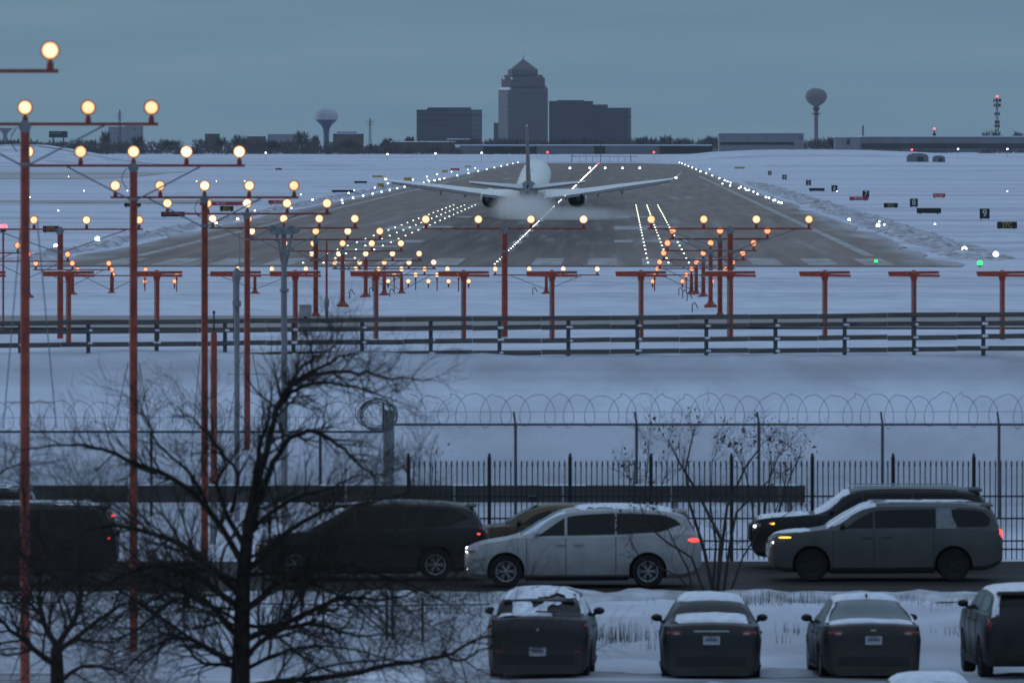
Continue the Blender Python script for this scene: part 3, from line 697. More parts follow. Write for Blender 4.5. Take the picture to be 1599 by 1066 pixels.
# ---------------------------------------------------------------- signs
def text_faces(s, size):
    cu = bpy.data.curves.new('lettering', 'FONT'); cu.body = s; cu.size = size; cu.align_x = 'CENTER'; cu.align_y = 'CENTER'; cu.extrude = .004
    ob = bpy.data.objects.new('lettering', cu); COL.objects.link(ob)
    me = bpy.data.meshes.new_from_object(ob.evaluated_get(bpy.context.evaluated_depsgraph_get())); me.name = 'lettering'
    bpy.data.objects.remove(ob); return me
M_SBLK = mat('sign_black', (.012, .012, .014), .6); M_SRED = mat('sign_red', (.40, .03, .045), .6); M_SYEL = mat('sign_yellow', (.42, .29, .03), .6)
M_SWHT = mat('sign_white', (.62, .63, .60), .6); M_STXT = mat('sign_yellow_letters', (.55, .40, .06), .6)
def sign(px, py, wpx, hpx, panel, text, label, group=None, tcol=None, tsz=.72, rz=0, Yf=None):
    base = py + hpx*.5 + 2
    Y = Yf or F * HC / (base - HY); u = Y / F; X = wx(px, Y); zg = ground(X, Y); wd, ht = wpx*u, hpx*u
    zc = at(0, py, Y).z - zg
    t = thing('airfield_sign', label, 'sign', (X, Y, zg), rz, group)
    b = MB(); b.box((0, 0, zc), (wd, .30, ht)); b.build('sign_panel', panel, t)
    for s in (-1, 1): MB().box((s*wd*.36, 0, (zc-ht/2)/2), (.10, .10, abs(zc-ht/2)+.1)).build('sign_leg', M_DARK, t)
    if text:
        me = text_faces(text, ht * tsz * 1.25); me.materials.clear(); me.materials.append(tcol)
        o = link('lettering', me, t, (0, -.158, zc), (R(90), 0, 0))
for n_, px, py, wd, ht in (('9', 1537.5, 333.5, 15.5, 15.5), ('8', 1427, 316.5, 12.5, 12.5), ('7', 1352, 303, 10.5, 10.5), ('6', 1303, 294, 9.5, 9), ('5', 1262.5, 285, 8, 8), ('4', 1225, 276.5, 7, 7), ('3', 1202, 270, 5.5, 6)):
    sign(px, py, wd, ht, M_SBLK, n_, 'black square distance sign with the white number %s on the snow' % n_, 'numbered distance signs right of the runway', M_SWHT, .80)
for px, py, wd, ht, lab in ((1572.5, 351.5, 31, 10.5, 'largest black sign with yellow letters 27C at the right edge'), (1391, 320.5, 22, 7, 'smaller black sign with yellow letters 27C, left of number 8'),
                           (79.5, 357.5, 25, 9.5, 'black sign with yellow letters 27C beside the leftmost red mast'), (354, 325.5, 21, 8, 'black sign with yellow letters 27C below the red sign among the masts')):
    sign(px, py, wd, ht, M_SBLK, '27C', lab, 'black 27C signs', M_STXT, .72)
for px, py, wd, ht, tx, lab in ((1341, 310, 29, 5.5, '9C-27C', 'long red sign with white letters just below number 7'), (1466.5, 305, 19, 6, '9C-27C', 'short red sign alone on the snow right of number 8'),
                               (345, 318, 66, 5.5, '9C-27C', 'wide red sign with white letters behind the tall red masts'), (435, 315.5, 32, 6, '9C-27C', 'red sign right of the tall masts, beside a glowing lamp'), (710.5, 264.5, 14, 3, None, 'tiny red sign far away left of the runway')):
    sign(px, py, wd, ht, M_SRED, tx, lab, None, M_SWHT, .66)
for px, py, wd, ht, lab in ((1450.5, 329, 38, 8, 'largest blank dark sign back on the snow right of the runway'), (1275.5, 296, 24, 4.5, 'smaller blank dark sign back below number 5'), (207, 320, 26, 5.5, 'blank dark sign back behind the second tall mast'),
                           (270, 334.5, 37, 7.5, 'blank dark sign back between the second and third tall masts'), (535, 298.5, 34, 3.5, 'flat dark sign back left of the aircraft wing tip'), (435, 264, 10, 2.5, 'tiny dark sign back on the far left snow'), (563, 284.5, 20, 3, 'thin dark and tan sign back near the left wing tip')):
    sign(px, py, wd, ht, M_SBLK, None, lab)
for px, py, wd, ht, tx, lab in ((594.5, 289, 11, 5.5, 'A2', 'yellow sign just below the left wing tip'), (637, 279.5, 12, 5, 'A2', 'yellow sign above the left wing'), (694.5, 267.5, 9, 3, None, 'tiny yellow sign left of the tiny red sign'), (591, 275.5, 19, 3, None, 'dark yellow sign just above the left wing tip'), (731, 260, 10, 2, None, 'farthest tiny yellow sign by the left runway edge'), (1155, 262, 16, 3, None, 'small yellow board beside the far right runway corner')):
    sign(px, py, wd, ht, M_SYEL, None, lab)
# ---------------------------------------------------------------- aircraft
M_HULL = mat('aircraft_white', (.92, .89, .81), .32, var=.04, scale=.6, spec=.5, coat=.3); M_FLAPSHADE = mat('aircraft_flap_shade', (.11, .115, .125), .5, var=.1)  # the dark flap grey puts wing underside shade into the colour
M_HULLG = mat('aircraft_grey', (.80, .79, .77), .35, var=.08, scale=.8)
M_FIN = mat('aircraft_dark_fin', (.030, .032, .055), .35, var=.15, scale=.6)
M_NAC = mat('engine_dark', (.035, .036, .04), .4, var=.2); M_MET = mat('bare_metal', (.45, .46, .48), .3, metal=.9)
def aircraft():
    Y = 1190.0; g = thing('airliner', 'white twin engine airliner landing on the runway, seen from behind', 'aircraft', (2.55, Y, ground(2.55, Y) + .07), R(-1.7))
    g.rotation_euler = Euler((R(4.6), R(-.3), R(-1.9)))
    # fuselage rings along y
    fus = [(-21.3, .14, .18, 5.0), (-20.5, .32, .40, 4.9), (-18, .72, .86, 4.82), (-15, 1.12, 1.26, 4.65), (-12, 1.5, 1.58, 4.42), (-9, 1.76, 1.80, 4.2), (-6, 1.88, 1.92, 4.1), (0, 1.9, 1.95, 4.05), (12, 1.9, 1.95, 4.05), (17, 1.85, 1.88, 4.0), (20, 1.55, 1.55, 3.85), (22.3, 1.0, .95, 3.6), (23.6, .45, .4, 3.4), (24, .08, .08, 3.35)]
    N = 28
    secs = [[(rx*math.cos(2*math.pi*j/N), y, zc + rz*math.sin(2*math.pi*j/N)) for j in range(N)] for y, rx, rz, zc in fus]
    body = MB().loft(secs).build('fuselage', M_HULL, g, sharp=60)
    wb = MB(); wb.ell((0, 1.5, 2.7), (2.35, 6.5, 1.0), 18, 10); wb.build('wing_fairing', M_HULL, g)
    def af(chord, th, x, yle, z, tw=0):
        pts = []
        for c, h in ((0, 0), (.05, .5), (.2, .9), (.4, 1), (.7, .6), (1, .04), (.7, -.25), (.4, -.55), (.2, -.6), (.05, -.35)):
            pts.append((x, yle - c*chord, z + h*th/2 - c*chord*math.tan(R(tw))))
        return pts
    for s in (-1, 1):
        st = [(0.8, 8.2, 1.0, 6.0, 2.70, 1.5), (2.0, 7.4, .95, 5.4, 2.85, 1.5), (6.0, 4.7, .55, 2.4, 3.27, 1), (11, 3.4, .34, -.4, 4.15, .5), (16.2, 2.1, .20, -3.4, 4.98, 0), (17.3, 1.7, .15, -4.1, 5.18, 0), (17.9, 1.4, .12, -4.6, 5.42, 0), (18.35, 1.0, .10, -5.2, 5.85, 0), (18.6, .6, .07, -5.9, 6.25, 0)]
        MB().loft([af(c, th, s*x, yl, z, tw) for x, c, th, yl, z, tw in st]).build('wing', M_HULLG, g, sharp=60)
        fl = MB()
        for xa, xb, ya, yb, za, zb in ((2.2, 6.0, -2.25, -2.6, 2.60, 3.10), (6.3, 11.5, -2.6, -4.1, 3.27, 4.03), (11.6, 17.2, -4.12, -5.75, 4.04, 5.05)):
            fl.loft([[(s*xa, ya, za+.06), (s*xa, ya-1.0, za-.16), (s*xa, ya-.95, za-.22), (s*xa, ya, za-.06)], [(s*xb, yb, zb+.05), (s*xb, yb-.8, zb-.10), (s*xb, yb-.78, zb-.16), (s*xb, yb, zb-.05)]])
        fl.build('flap_and_shade_strip', M_FLAPSHADE, g)  # flaps carried on to the tip as a dark strip for underside shade
        for x, y, z in ((4.2, -3.2, 2.75), (8.2, -3.6, 3.2), (11.2, -4.4, 3.6)): MB().ell((s*x, y, z), (.17, 1.5, .25), 8, 6).build('flap_fairing', M_FLAPSHADE, g)
        MB().loft([af(c, th, s*x, yl, z) for x, c, th, yl, z in ((.3, 4.4, .42, -14.2, 5.25), (3, 3.1, .28, -15.8, 5.58), (6.9, 1.6, .12, -18.2, 6.12), (7.1, 1.1, .08, -18.6, 6.16))]).build('tailplane', M_HULLG, g, sharp=60)
        el = MB(); el.loft([[(s*.9, -18.75, 5.30), (s*.9, -19.5, 5.18), (s*.9, -19.5, 5.04), (s*.9, -18.75, 5.14)], [(s*6.9, -19.82, 6.10), (s*6.9, -20.2, 6.05), (s*6.9, -20.2, 5.95), (s*6.9, -19.82, 6.02)]]); el.build('tailplane_shade_strip', M_FLAPSHADE, g)  # dark strip added as the shaded underside of the tailplane
        e = MB(); e.lathe([(.98, 2.9), (1.12, 2.6), (1.18, 1.6), (1.12, .2), (.92, -1.0), (.86, -1.05), (.84, -.4)], axis='Y', n=24)
        en = e.build('engine', M_NAC, g, (s*5.4, 3.6, 2.1), sharp=50)
        MB().lathe([(.55, .4), (.52, -1.2), (.36, -1.9), (.30, -1.9), (.10, -2.5), (.02, -2.7)], axis='Y', n=18).build('exhaust_cone', M_DARK, en)
        MB().lathe([(1.0, 2.92), (1.13, 2.62), (1.15, 2.4), (.95, 2.4)], axis='Y', n=24).build('intake_lip', M_MET, en)
        MB().lathe([(1.10, -.25), (1.17, .15), (1.21, .9), (1.20, 1.3), (1.17, 1.32)], axis='Y', n=24).build('reverser_sleeve', M_HULLG, en)
        MB().box((s*5.4, 2.2, 3.05), (.30, 4.2, .75), taper=(.7, .9)).build('pylon', M_HULLG, g)
        lg = MB(); lg.tube([(s*3.0, 0, 2.9), (s*3.0, 0, .6)], .16, 8); lg.tube([(s*2.2, .1, 2.4), (s*3.0, 0, 1.2)], .08, 6); lg.build('landing_gear_strut', M_HULLG, g)
        for dx in (-.42, .42):
            MB().lathe([(.2, -.19), (.5, -.19), (.56, -.1), (.56, .1), (.5, .19), (.2, .19)], c=(s*3.0+dx, 0, .54), axis='X', n=20).build('wheel', M_DARK, g)
        MB().ell((s*17.9, -6.0, 5.42), (.16, .12, .10), 8, 5).build('wing_tip_light', E_RW, g)
    nw = MB(); nw.tube([(0, 19, 2.6), (0, 19, .3)], .12, 8); nw.build('nose_gear_strut', M_HULLG, g)
    fin = [(yl, c, th, z) for yl, c, th, z in ((-12.6, 7.2, .62, 5.7), (-14.4, 5.6, .52, 7.6), (-17.6, 3.3, .34, 12.4), (-18.3, 2.6, .24, 13.0))]
    def fa(yl, c, th, z): return [(h*th/2, yl - k*c, z) for k, h in ((0, 0), (.1, .7), (.35, 1), (.7, .6), (1, .05), (.7, -.6), (.35, -1), (.1, -.7))]
    f = MB().loft([fa(*q) for q in fin]).build('tail_fin', M_FIN, g, sharp=60)
    MB().loft([[(x*1.04, y, z) for x, y, z in fa(yl - c*.68, c*.34, th*.6, z)] for yl, c, th, z in fin[:3]]).build('rudder', mat('rudder_dusk_red', (.12, .055, .05), .4, var=.2, scale=.6), f)
    MB().box((0, -19.6, 13.0), (.12, 1.6, .12)).build('fin_tip_cap', M_HULL, f)
    MB().loft([[(rx*1.02*math.cos(2*math.pi*j/N), y, zc + rz*1.02*math.sin(2*math.pi*j/N)) for j in range(N)] for y, rx, rz, zc in fus[:4]]).build('tail_cone', M_FIN, body, sharp=60)
    d = MB(); d.ell((0, -21.35, 5.0), (.16, .2, .17), 10, 6); d.build('exhaust_outlet', M_DARK, body)
    d = MB(); d.box((0, -3.2, 6.02), (.9, 1.3, .16), taper=(.7, .7)); d.tube([(0, -3.3, 6.1), (0, -3.6, 6.5)], .05, 5); d.build('dome_antenna', M_HULLG, body)
    MB().ell((0, -10.2, 5.98), (.12, .2, .12), 8, 5).build('beacon_light', E_AMBER, body) if False else None
aircraft()
# ---------------------------------------------------------------- snow blown up by reverse thrust
def spray(name, label, c, r, dens, seed):
    mb = MB().ell((0, 0, 0), r, 20, 12); o = mb.build(name, None or MC.setdefault('spray%d' % seed, bpy.data.materials.new('blown_snow')), loc=c)
    m = MC['spray%d' % seed]; m.use_nodes = True; t = m.node_tree; t.nodes.clear()
    out = t.nodes.new('ShaderNodeOutputMaterial'); v = t.nodes.new('ShaderNodeVolumePrincipled'); v.inputs['Color'].default_value = (.99, .99, .99, 1)
    tc = t.nodes.new('ShaderNodeTexCoord'); n = t.nodes.new('ShaderNodeTexNoise'); n.inputs['Scale'].default_value = .45; n.inputs['Detail'].default_value = 4
    mp = t.nodes.new('ShaderNodeMapping'); mp.inputs['Location'].default_value = (seed*3.1, 0, seed); t.links.new(tc.outputs['Object'], mp.inputs[0]); t.links.new(mp.outputs[0], n.inputs[0])
    sc_ = t.nodes.new('ShaderNodeVectorMath'); sc_.operation = 'DIVIDE'; sc_.inputs[1].default_value = r; t.links.new(tc.outputs['Object'], sc_.inputs[0])
    ln = t.nodes.new('ShaderNodeVectorMath'); ln.operation = 'LENGTH'; t.links.new(sc_.outputs[0], ln.inputs[0])
    mr = t.nodes.new('ShaderNodeMapRange'); mr.interpolation_type = 'SMOOTHSTEP'; t.links.new(ln.outputs['Value'], mr.inputs[0])
    for i, q in ((1, .25), (2, 1.), (3, 1.), (4, 0.)): mr.inputs[i].default_value = q
    m2 = t.nodes.new('ShaderNodeMapRange'); t.links.new(n.outputs[0], m2.inputs[0])
    for i, q in ((1, .32), (2, .66), (3, .25), (4, 1.)): m2.inputs[i].default_value = q
    a = t.nodes.new('ShaderNodeMath'); a.operation = 'MULTIPLY'; t.links.new(mr.outputs[0], a.inputs[0]); t.links.new(m2.outputs[0], a.inputs[1])
    b = t.nodes.new('ShaderNodeMath'); b.operation = 'MULTIPLY'; b.inputs[1].default_value = dens; t.links.new(a.outputs[0], b.inputs[0])
    t.links.new(b.outputs[0], v.inputs['Density']); t.links.new(v.outputs[0], out.inputs['Volume'])
    tag(o, label, 'blown snow', None, 'stuff')
spray('blown_snow', 'pale cloud of blown snow hiding the belly of the landing airliner', (1.5, 1170, 1.5), (4.9, 15, 2.45), .36, 1)
spray('blown_snow', 'thin low veil of blown snow trailing right of the airliner', (6.5, 1165, .6), (10.5, 14, 1.4), .15, 2)
# ---------------------------------------------------------------- skyline
def facade(name, col, nx_, nz_, glass=(.03, .035, .05), amt=.5):
    if name in MC: return MC[name]
    m = bpy.data.materials.new(name); m.use_nodes = True; MC[name] = m; t = m.node_tree; b = t.nodes['Principled BSDF']; b.inputs['Roughness'].default_value = .7
    tc = t.nodes.new('ShaderNodeTexCoord'); mp = t.nodes.new('ShaderNodeMapping'); mp.inputs['Rotation'].default_value = (R(90), 0, 0)
    br = t.nodes.new('ShaderNodeTexBrick'); br.offset = 0; br.inputs['Color1'].default_value = (*glass, 1); br.inputs['Color2'].default_value = (*[g*1.7 for g in glass], 1); br.inputs['Mortar'].default_value = (*col, 1)
    br.inputs['Scale'].default_value = 1; br.inputs['Brick Width'].default_value = nx_; br.inputs['Row Height'].default_value = nz_; br.inputs['Mortar Size'].default_value = amt; br.inputs['Mortar Smooth'].default_value = .2
    t.links.new(tc.outputs['Object'], mp.inputs[0]); t.links.new(mp.outputs[0], br.inputs[0]); t.links.new(br.outputs[0], b.inputs['Base Color'])
    return m
M_ROOFSNOW = M_SNOWCAP
def pxs(Y): return Y / F
def tower():
    Y = 8000.; u = Y/F; X = wx(818, Y); zg = ground(X, Y); z = lambda py: at(0, py, Y).z - zg; x = lambda p: (p-818)*u
    t = thing('office_tower', 'tall stepped office tower with pyramid roof and spire, highest on the skyline', 'skyscraper', (X, Y, zg))
    m = facade('tower_stone', (.085, .08, .10), 2.6, 3.6, (.045, .045, .062), .85); ml = facade('tower_stone_lit', (.155, .16, .19), 2.6, 3.6, (.10, .105, .13), .8)  # the paler stone copy puts light from the left into the colour
    def tier(l, fl, fr, r, z0, z1, name, dep=34, ins=0, m_=m):
        def ring(zz, k): return [(x(l)+k, 9+k, zz), (x(fl)+k*.4, k, zz), (x(fr)-k*.4, k, zz), (x(r)-k, 3+k, zz), (x(r)-k, dep-k, zz), (x(l)+k, dep-k, zz)]
        mb = MB().loft([ring(z0, 0), ring(z1, ins)]); return mb
    s = tier(778.5, 793.5, 852, 855.5, -8, z(140.5), 'shaft').build('shaft', m, t, smooth=False)
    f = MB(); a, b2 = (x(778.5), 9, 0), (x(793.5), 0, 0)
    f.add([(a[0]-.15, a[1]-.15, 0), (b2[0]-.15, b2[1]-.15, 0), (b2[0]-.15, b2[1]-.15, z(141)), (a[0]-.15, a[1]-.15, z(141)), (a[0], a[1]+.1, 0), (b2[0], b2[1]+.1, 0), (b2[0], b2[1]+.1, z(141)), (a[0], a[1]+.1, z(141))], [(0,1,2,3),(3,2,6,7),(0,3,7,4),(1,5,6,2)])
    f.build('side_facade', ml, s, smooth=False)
    tier(778.5, 793.5, 852, 855.5, z(140.45), z(135.5), 'sl', ins=2.2).build('snow_ledge', M_ROOFSNOW, t, smooth=False)
    tier(796, 797.5, 852.2, 856, z(140.5), z(134), 'sl2', dep=30, ins=1.9).build('cornice', m, t, smooth=False)
    tier(783, 797, 849, 851, z(136), z(122), 'setback').build('setback', m, t, smooth=False)
    tier(785, 798, 846, 849.5, z(122.1), z(117), 's2', dep=32, ins=1.6).build('setback', m, t, smooth=False)
    for p in (786.5, 799): MB().box((x(p), 2, z(122.5)), (3*u, 6, 3.2*u), taper=(.7, .7)).build('snow_ledge', M_ROOFSNOW, t)
    tier(793, 800, 835, 839.8, z(117), z(108.5), 's3', dep=30).build('setback', m, t, smooth=False)
    rf = MB(); c = (x(817), 15, z(91.8)); ring = [(x(796.5), 6, z(108.4)), (x(801), 1, z(108.4)), (x(834), 1, z(108.4)), (x(839.5), 5, z(108.4)), (x(839.5), 28, z(108.4)), (x(796.5), 28, z(108.4))]
    rf.add(ring + [c], [(i, (i+1) % 6, 6) for i in range(6)])
    r = rf.build('roof', mat('dark_tower_roof', (.075, .07, .085), .6), t, smooth=False)
    MB().tube([(c[0], 15, z(94)), (c[0], 15, z(85.5))], [.45, .15], 6).build('spire', M_DARK, r)
tower()
def block(name, label, cat, rects, Y, m, dep=30, roof=None, group=None, base=None, extra=None):
    x0 = min(r_[0] for r_ in rects); x1 = max(r_[1] for r_ in rects); X = wx((x0+x1)/2, Y); zg = ground(X, Y); u = Y/F
    t = thing(name, label, cat, (X, Y, zg), 0, group)
    for i, (a, b_, top) in enumerate(rects):
        h = at(0, top, Y).z - zg; cx = (a+b_)/2 - (x0+x1)/2
        MB().box((cx*u, dep/2 + i*.2, h/2 - 2), ((b_-a)*u, dep - i*.6, h + 4)).build('wall', m, t, smooth=False)
        if roof: MB().box((cx*u, dep/2, h + .25), ((b_-a)*u + .8, dep + .8, .5)).build('roof', roof, t, smooth=False)
    for (a, b_, y0, y1, mm, nm) in (extra or []):
        z0, z1 = at(0, y1, Y).z - zg, at(0, y0, Y).z - zg
        MB().box((((a+b_)/2 - (x0+x1)/2)*u, -.15, (z0+z1)/2), ((b_-a)*u, .4, z1-z0)).build(nm, mm, t, smooth=False)
    return t
M_OFF1 = facade('office_dark', (.060, .055, .075), 400, 3.9, (.032, .034, .05), 1.1)
M_OFF2 = facade('office_blue', (.046, .046, .070), 3.2, 3.8, (.026, .027, .046), .9)
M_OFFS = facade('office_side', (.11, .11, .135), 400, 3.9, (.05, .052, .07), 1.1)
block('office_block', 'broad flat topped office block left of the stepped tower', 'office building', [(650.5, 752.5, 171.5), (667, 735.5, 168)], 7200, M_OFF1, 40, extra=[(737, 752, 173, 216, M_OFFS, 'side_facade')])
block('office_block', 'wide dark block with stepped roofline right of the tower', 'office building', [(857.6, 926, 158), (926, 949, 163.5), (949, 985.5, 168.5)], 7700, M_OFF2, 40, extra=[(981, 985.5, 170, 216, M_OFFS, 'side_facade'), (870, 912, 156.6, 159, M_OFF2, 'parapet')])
block('slab_building', 'narrow slab peeking out left of the stepped tower base', 'building', [(771, 780, 192)], 8300, M_OFF2, 12)
M_PALE = facade('pale_block', (.20, .205, .23), 4.5, 3.2, (.12, .125, .15), 1.0); M_WH = mat('warehouse_grey', (.16, .165, .18), .8, var=.15, scale=.1); M_WHD = mat('warehouse_dark', (.035, .037, .042), .8, var=.3, scale=.1)
M_BRICK = mat('distant_brick', (.10, .075, .07), .9, var=.2, scale=.2)
block('apartment_block', 'pale apartment block behind the tall lattice pylon at the left', 'building', [(169, 196, 198), (196, 222, 196)], 6800, M_PALE, 20)
block('flat_building', 'low pale flat roofed building left of the white water tower', 'building', [(418, 463, 209.5)], 6000, M_PALE, 25)
block('hall_building', 'low hall with snowy hipped roof right of the white water tower', 'building', [(520, 567, 209), (526, 556, 206)], 5900, M_BRICK, 25, M_ROOFSNOW)
block('brick_building', 'low brick building with snowy roof edge below the left office block', 'building', [(610, 712, 222), (699, 733, 218)], 5200, M_BRICK, 25, M_ROOFSNOW)
block('cargo_building', 'long low grey building with dark bays and a snowy roof line beyond the runway', 'building', [(711, 1110, 227.5)], 4700, M_WH, 25, M_ROOFSNOW,
      extra=[(755, 838, 229.5, 242, M_WHD, 'dark_bay'), (928, 945, 228, 243, M_WHD, 'dark_bay'), (1030, 1112, 229, 243, M_WHD, 'dark_bay'), (711, 718, 226.5, 230, M_ROOFSNOW, 'parapet')])
block('warehouse', 'pale warehouse with a dark band along its foot right of the runway end', 'building', [(1123, 1255, 208.5)], 5000, M_PALE, 30, M_ROOFSNOW, extra=[(1125, 1240, 222, 226, M_WHD, 'dark_bay'), (1123, 1256, 207, 209, M_WHD, 'parapet')])
block('warehouse', 'very long low warehouse with snowy roof below the red lit mast', 'building', [(1342, 1640, 213.8)], 5300, M_WH, 30, M_ROOFSNOW, extra=[(1345, 1640, 224, 232, M_WHD, 'dark_bay')])
block('annex_building', 'small pale annex with one dark door at the left end of the long warehouse', 'building', [(1304, 1343, 214.5)], 5100, M_PALE, 20, M_ROOFSNOW, extra=[(1322, 1327, 218, 226, M_WHD, 'door')])
block('dark_house', 'small dark house silhouette on the hill at the left', 'building', [(320, 342, 209)], 5600, M_BRICK, 15)
block('brick_building', 'far brick block rising out of the wood left of the pale flat building', 'building', [(385, 414, 213)], 5500, M_BRICK, 15)
def shed(px0, px1, ptop, label):
    Y = 3950.; X = wx((px0+px1)/2, Y); zg = ground(X, Y); u = Y/F; wd = (px1-px0)*u; h = at(0, ptop, Y).z - zg
    t = thing('field_shed', label, 'shed', (X, Y, zg), 0, 'grey sheds on the far snow')
    prof = [(-.5, -.3), (-.5, .62), (-.42, .85), (-.2, 1.0), (.2, 1.0), (.42, .85), (.5, .62), (.5, -.3)]
    MB().loft([[(a*wd, y, b_*h) for a, b_ in prof] for y in (0, 6)]).build('shell', M_WH, t)
    MB().box((wd*.12, -.06, h*.3), (wd*.3, .1, h*.6)).build('door', M_WHD, t)
shed(1416.5, 1450, 239.5, 'wide rounded grey shed on the snow below the long warehouse'); shed(1457, 1476, 243, 'narrow rounded grey shed just right of the wide one')
def water_towers():
    Y = 6500.; u = Y/F; X = wx(509.5, Y); zg = ground(X, Y); z = lambda py: at(0, py, Y).z - zg
    t = thing('water_tower', 'white bulb water tower on a blue stem, left of the skyline', 'water tower', (X, Y, zg))
    mw = mat('tank_white', (.36, .37, .40), .5, var=.08, scale=.1); mb_ = mat('tank_blue', (.055, .085, .15), .5, var=.1, scale=.1)
    k = MB().lathe([(17.3*u, z(187)), (19*u, z(182)), (18*u, z(177)), (14*u, z(172.3)), (8*u, z(169.8)), (1*u, z(168.8))], n=28).build('tank', mw, t)
    MB().lathe([(17.2*u, z(187.1)), (14*u, z(190.5)), (8*u, z(196)), (5.5*u, z(201)), (4.3*u, z(209)), (4.6*u, -2)], n=20).build('stem', mb_, t)
    lo = MB()
    for dx, dy in ((-9, 0), (-6, 1.5), (-7.5, -2), (-4, -1)): lo.box((dx*u, -math.sqrt(max((17.5*u)**2-(dx*u)**2, 1)), z(181+dy)), (1.8*u, 1.0, 1.8*u), rot=(0, .5, 0))
    lo.build('emblem', mat('tank_emblem', (.12, .125, .15), .6), k)
    Y = 6300.; u = Y/F; X = wx(1274.5, Y); zg = ground(X, Y); z = lambda py: at(0, py, Y).z - zg
    t = thing('water_tower', 'ball shaped reddish grey water tower on a slim stem at the right', 'water tower', (X, Y, zg))
    mg = mat('tank_rose_grey', (.155, .135, .145), .6, var=.08, scale=.1)
    MB().lathe([(3.6*u, z(167)), (6*u, z(165)), (12*u, z(161)), (16*u, z(155.5)), (17.2*u, z(151)), (16*u, z(145.5)), (12*u, z(141)), (6*u, z(138.6)), (.5*u, z(138))], n=28).build('tank', mg, t)
    MB().lathe([(3.4*u, z(166)), (3.2*u, z(185)), (3.1*u, -2)], n=16).build('stem', mg, t)
    for py, rr in ((169.5, 5), (172, 4.2), (178, 6)): 
        a = MB(); a.lathe([(rr*u, z(py+.4)), (rr*u, z(py-.4))], n=14)
        for j in range(8): a.box((rr*u*math.cos(j*.785), rr*u*math.sin(j*.785), z(py)), (.8*u, .5, 3.0*u))
        a.build('antenna_ring', M_WHD, t)
    MB().tube([(-4*u, 0, z(139.5)), (-4*u, 0, z(137))], .3, 5).build('rail', M_WHD, t)
    Y = 6000.; u = Y/F; X = wx(8, Y); zg = ground(X, Y); z = lambda py: at(0, py, Y).z - zg
    t = thing('flared_tower', 'waisted pale tower cut by the left edge of the photo', 'tower', (X, Y, zg))
    MB().lathe([(13*u, z(200)), (8*u, z(204)), (4*u, z(208)), (3*u, z(212)), (4*u, z(216)), (6*u, z(222)), (7*u, -2)], n=18).build('shaft', M_PALE, t)
    MB().lathe([(13*u, z(200.2)), (17*u, z(196)), (14*u, z(191)), (5*u, z(188.5))], n=18).build('tank', M_PALE, t) if False else None
water_towers()
def pylon(px, ptop, Y, wpx, label, arms, name='lattice_pylon', cat='pylon', red=False, clusters=()):
    u = Y/F; X = wx(px, Y); zg = ground(X, Y); H = at(0, ptop, Y).z - zg; z = lambda py: at(0, py, Y).z - zg
    t = thing(name, label, cat, (X, Y, zg)); w0 = wpx*u/2; n = 12; mb = MB(); r = .16*max(u*2.4, 1)
    wd = lambda k: w0*(1 - .72*k)
    for sx in (-1, 1):
        for sy in (-1, 1): mb.tube([(sx*w0, sy*w0, -2), (sx*wd(1), sy*wd(1), H)], r, 4)
    for i in range(n):
        a, b_ = i/n, (i+1)/n
        for sy in (-1, 1):
            s = 1 if i % 2 else -1
            mb.tube([(s*wd(a), sy*wd(a), a*H), (-s*wd(b_), sy*wd(b_), b_*H)], r*.7, 4); mb.tube([(-wd(b_), sy*wd(b_), b_*H), (wd(b_), sy*wd(b_), b_*H)], r*.6, 4)
    mb.build('lattice', M_WHD, t)
    for py, hw in arms: MB().tube([(-hw*u, 0, z(py)), (0, 0, z(py)+hw*u*.12), (hw*u, 0, z(py))], [r*.6, r*1.2, r*.6], 4).build('crossarm', M_WHD, t)
    for py, hw, hh in clusters:
        c = MB()
        for j in range(7): c.box((hw*u*math.cos(j*.9), hw*u*math.sin(j*.9), z(py)), (1.8*u, .6, hh*u))
        c.lathe([(hw*u, z(py)-.15), (hw*u, z(py)+.15)], n=12); c.build('antenna_panels', M_WHD, t)
    if red: MB().ell((0, 0, H + .8), (1.7*u, 1.7*u, 1.5*u), 10, 6).build('beacon', E_RED, t)
pylon(187, 172, 6200, 5, 'tall lattice pylon standing before the pale apartment block', ((178, 5), (182, 6), (186, 5)))
pylon(578, 185, 6200, 4.5, 'slim pylon between the white water tower and the office block', ((191, 8), (195, 6)))
pylon(1557, 153, 5600, 6, 'tall antenna mast topped by a red beacon at the far right', (), 'antenna_mast', 'mast', True, ((157, 5.5, 5), (164.5, 5, 5), (178, 3.5, 4), (191, 3, 5), (197, 3.5, 4)))
pylon(1459, 203.5, 5500, 4, 'short mast with a red beacon above the long warehouse', (), 'antenna_mast', 'mast', True, ((210, 2, 3),))
pylon(1347.5, 196, 5500, 4, 'short pointed lattice mast between the ball water tower and the warehouse', (), 'antenna_mast', 'mast')
def billboard():
    Y = 5000.; u = Y/F; X = wx(91, Y); zg = ground(X, Y); z = lambda py: at(0, py, Y).z - zg
    t = thing('billboard', 'dark billboard on posts above the snowy hill at the left', 'billboard', (X, Y, zg))
    MB().box((0, 0, (z(205)+z(215))/2), (29*u, .8, z(205)-z(215))).build('panel', M_WHD, t)
    for s in (-8, 8): MB().box((s*u, .6, z(216)/2), (.7, .6, z(212))).build('post', M_WHD, t)
    MB().box((-4*u, -.5, z(208)), (17*u, .3, 1.6*u)).build('panel_strip', M_WH, t)
billboard()
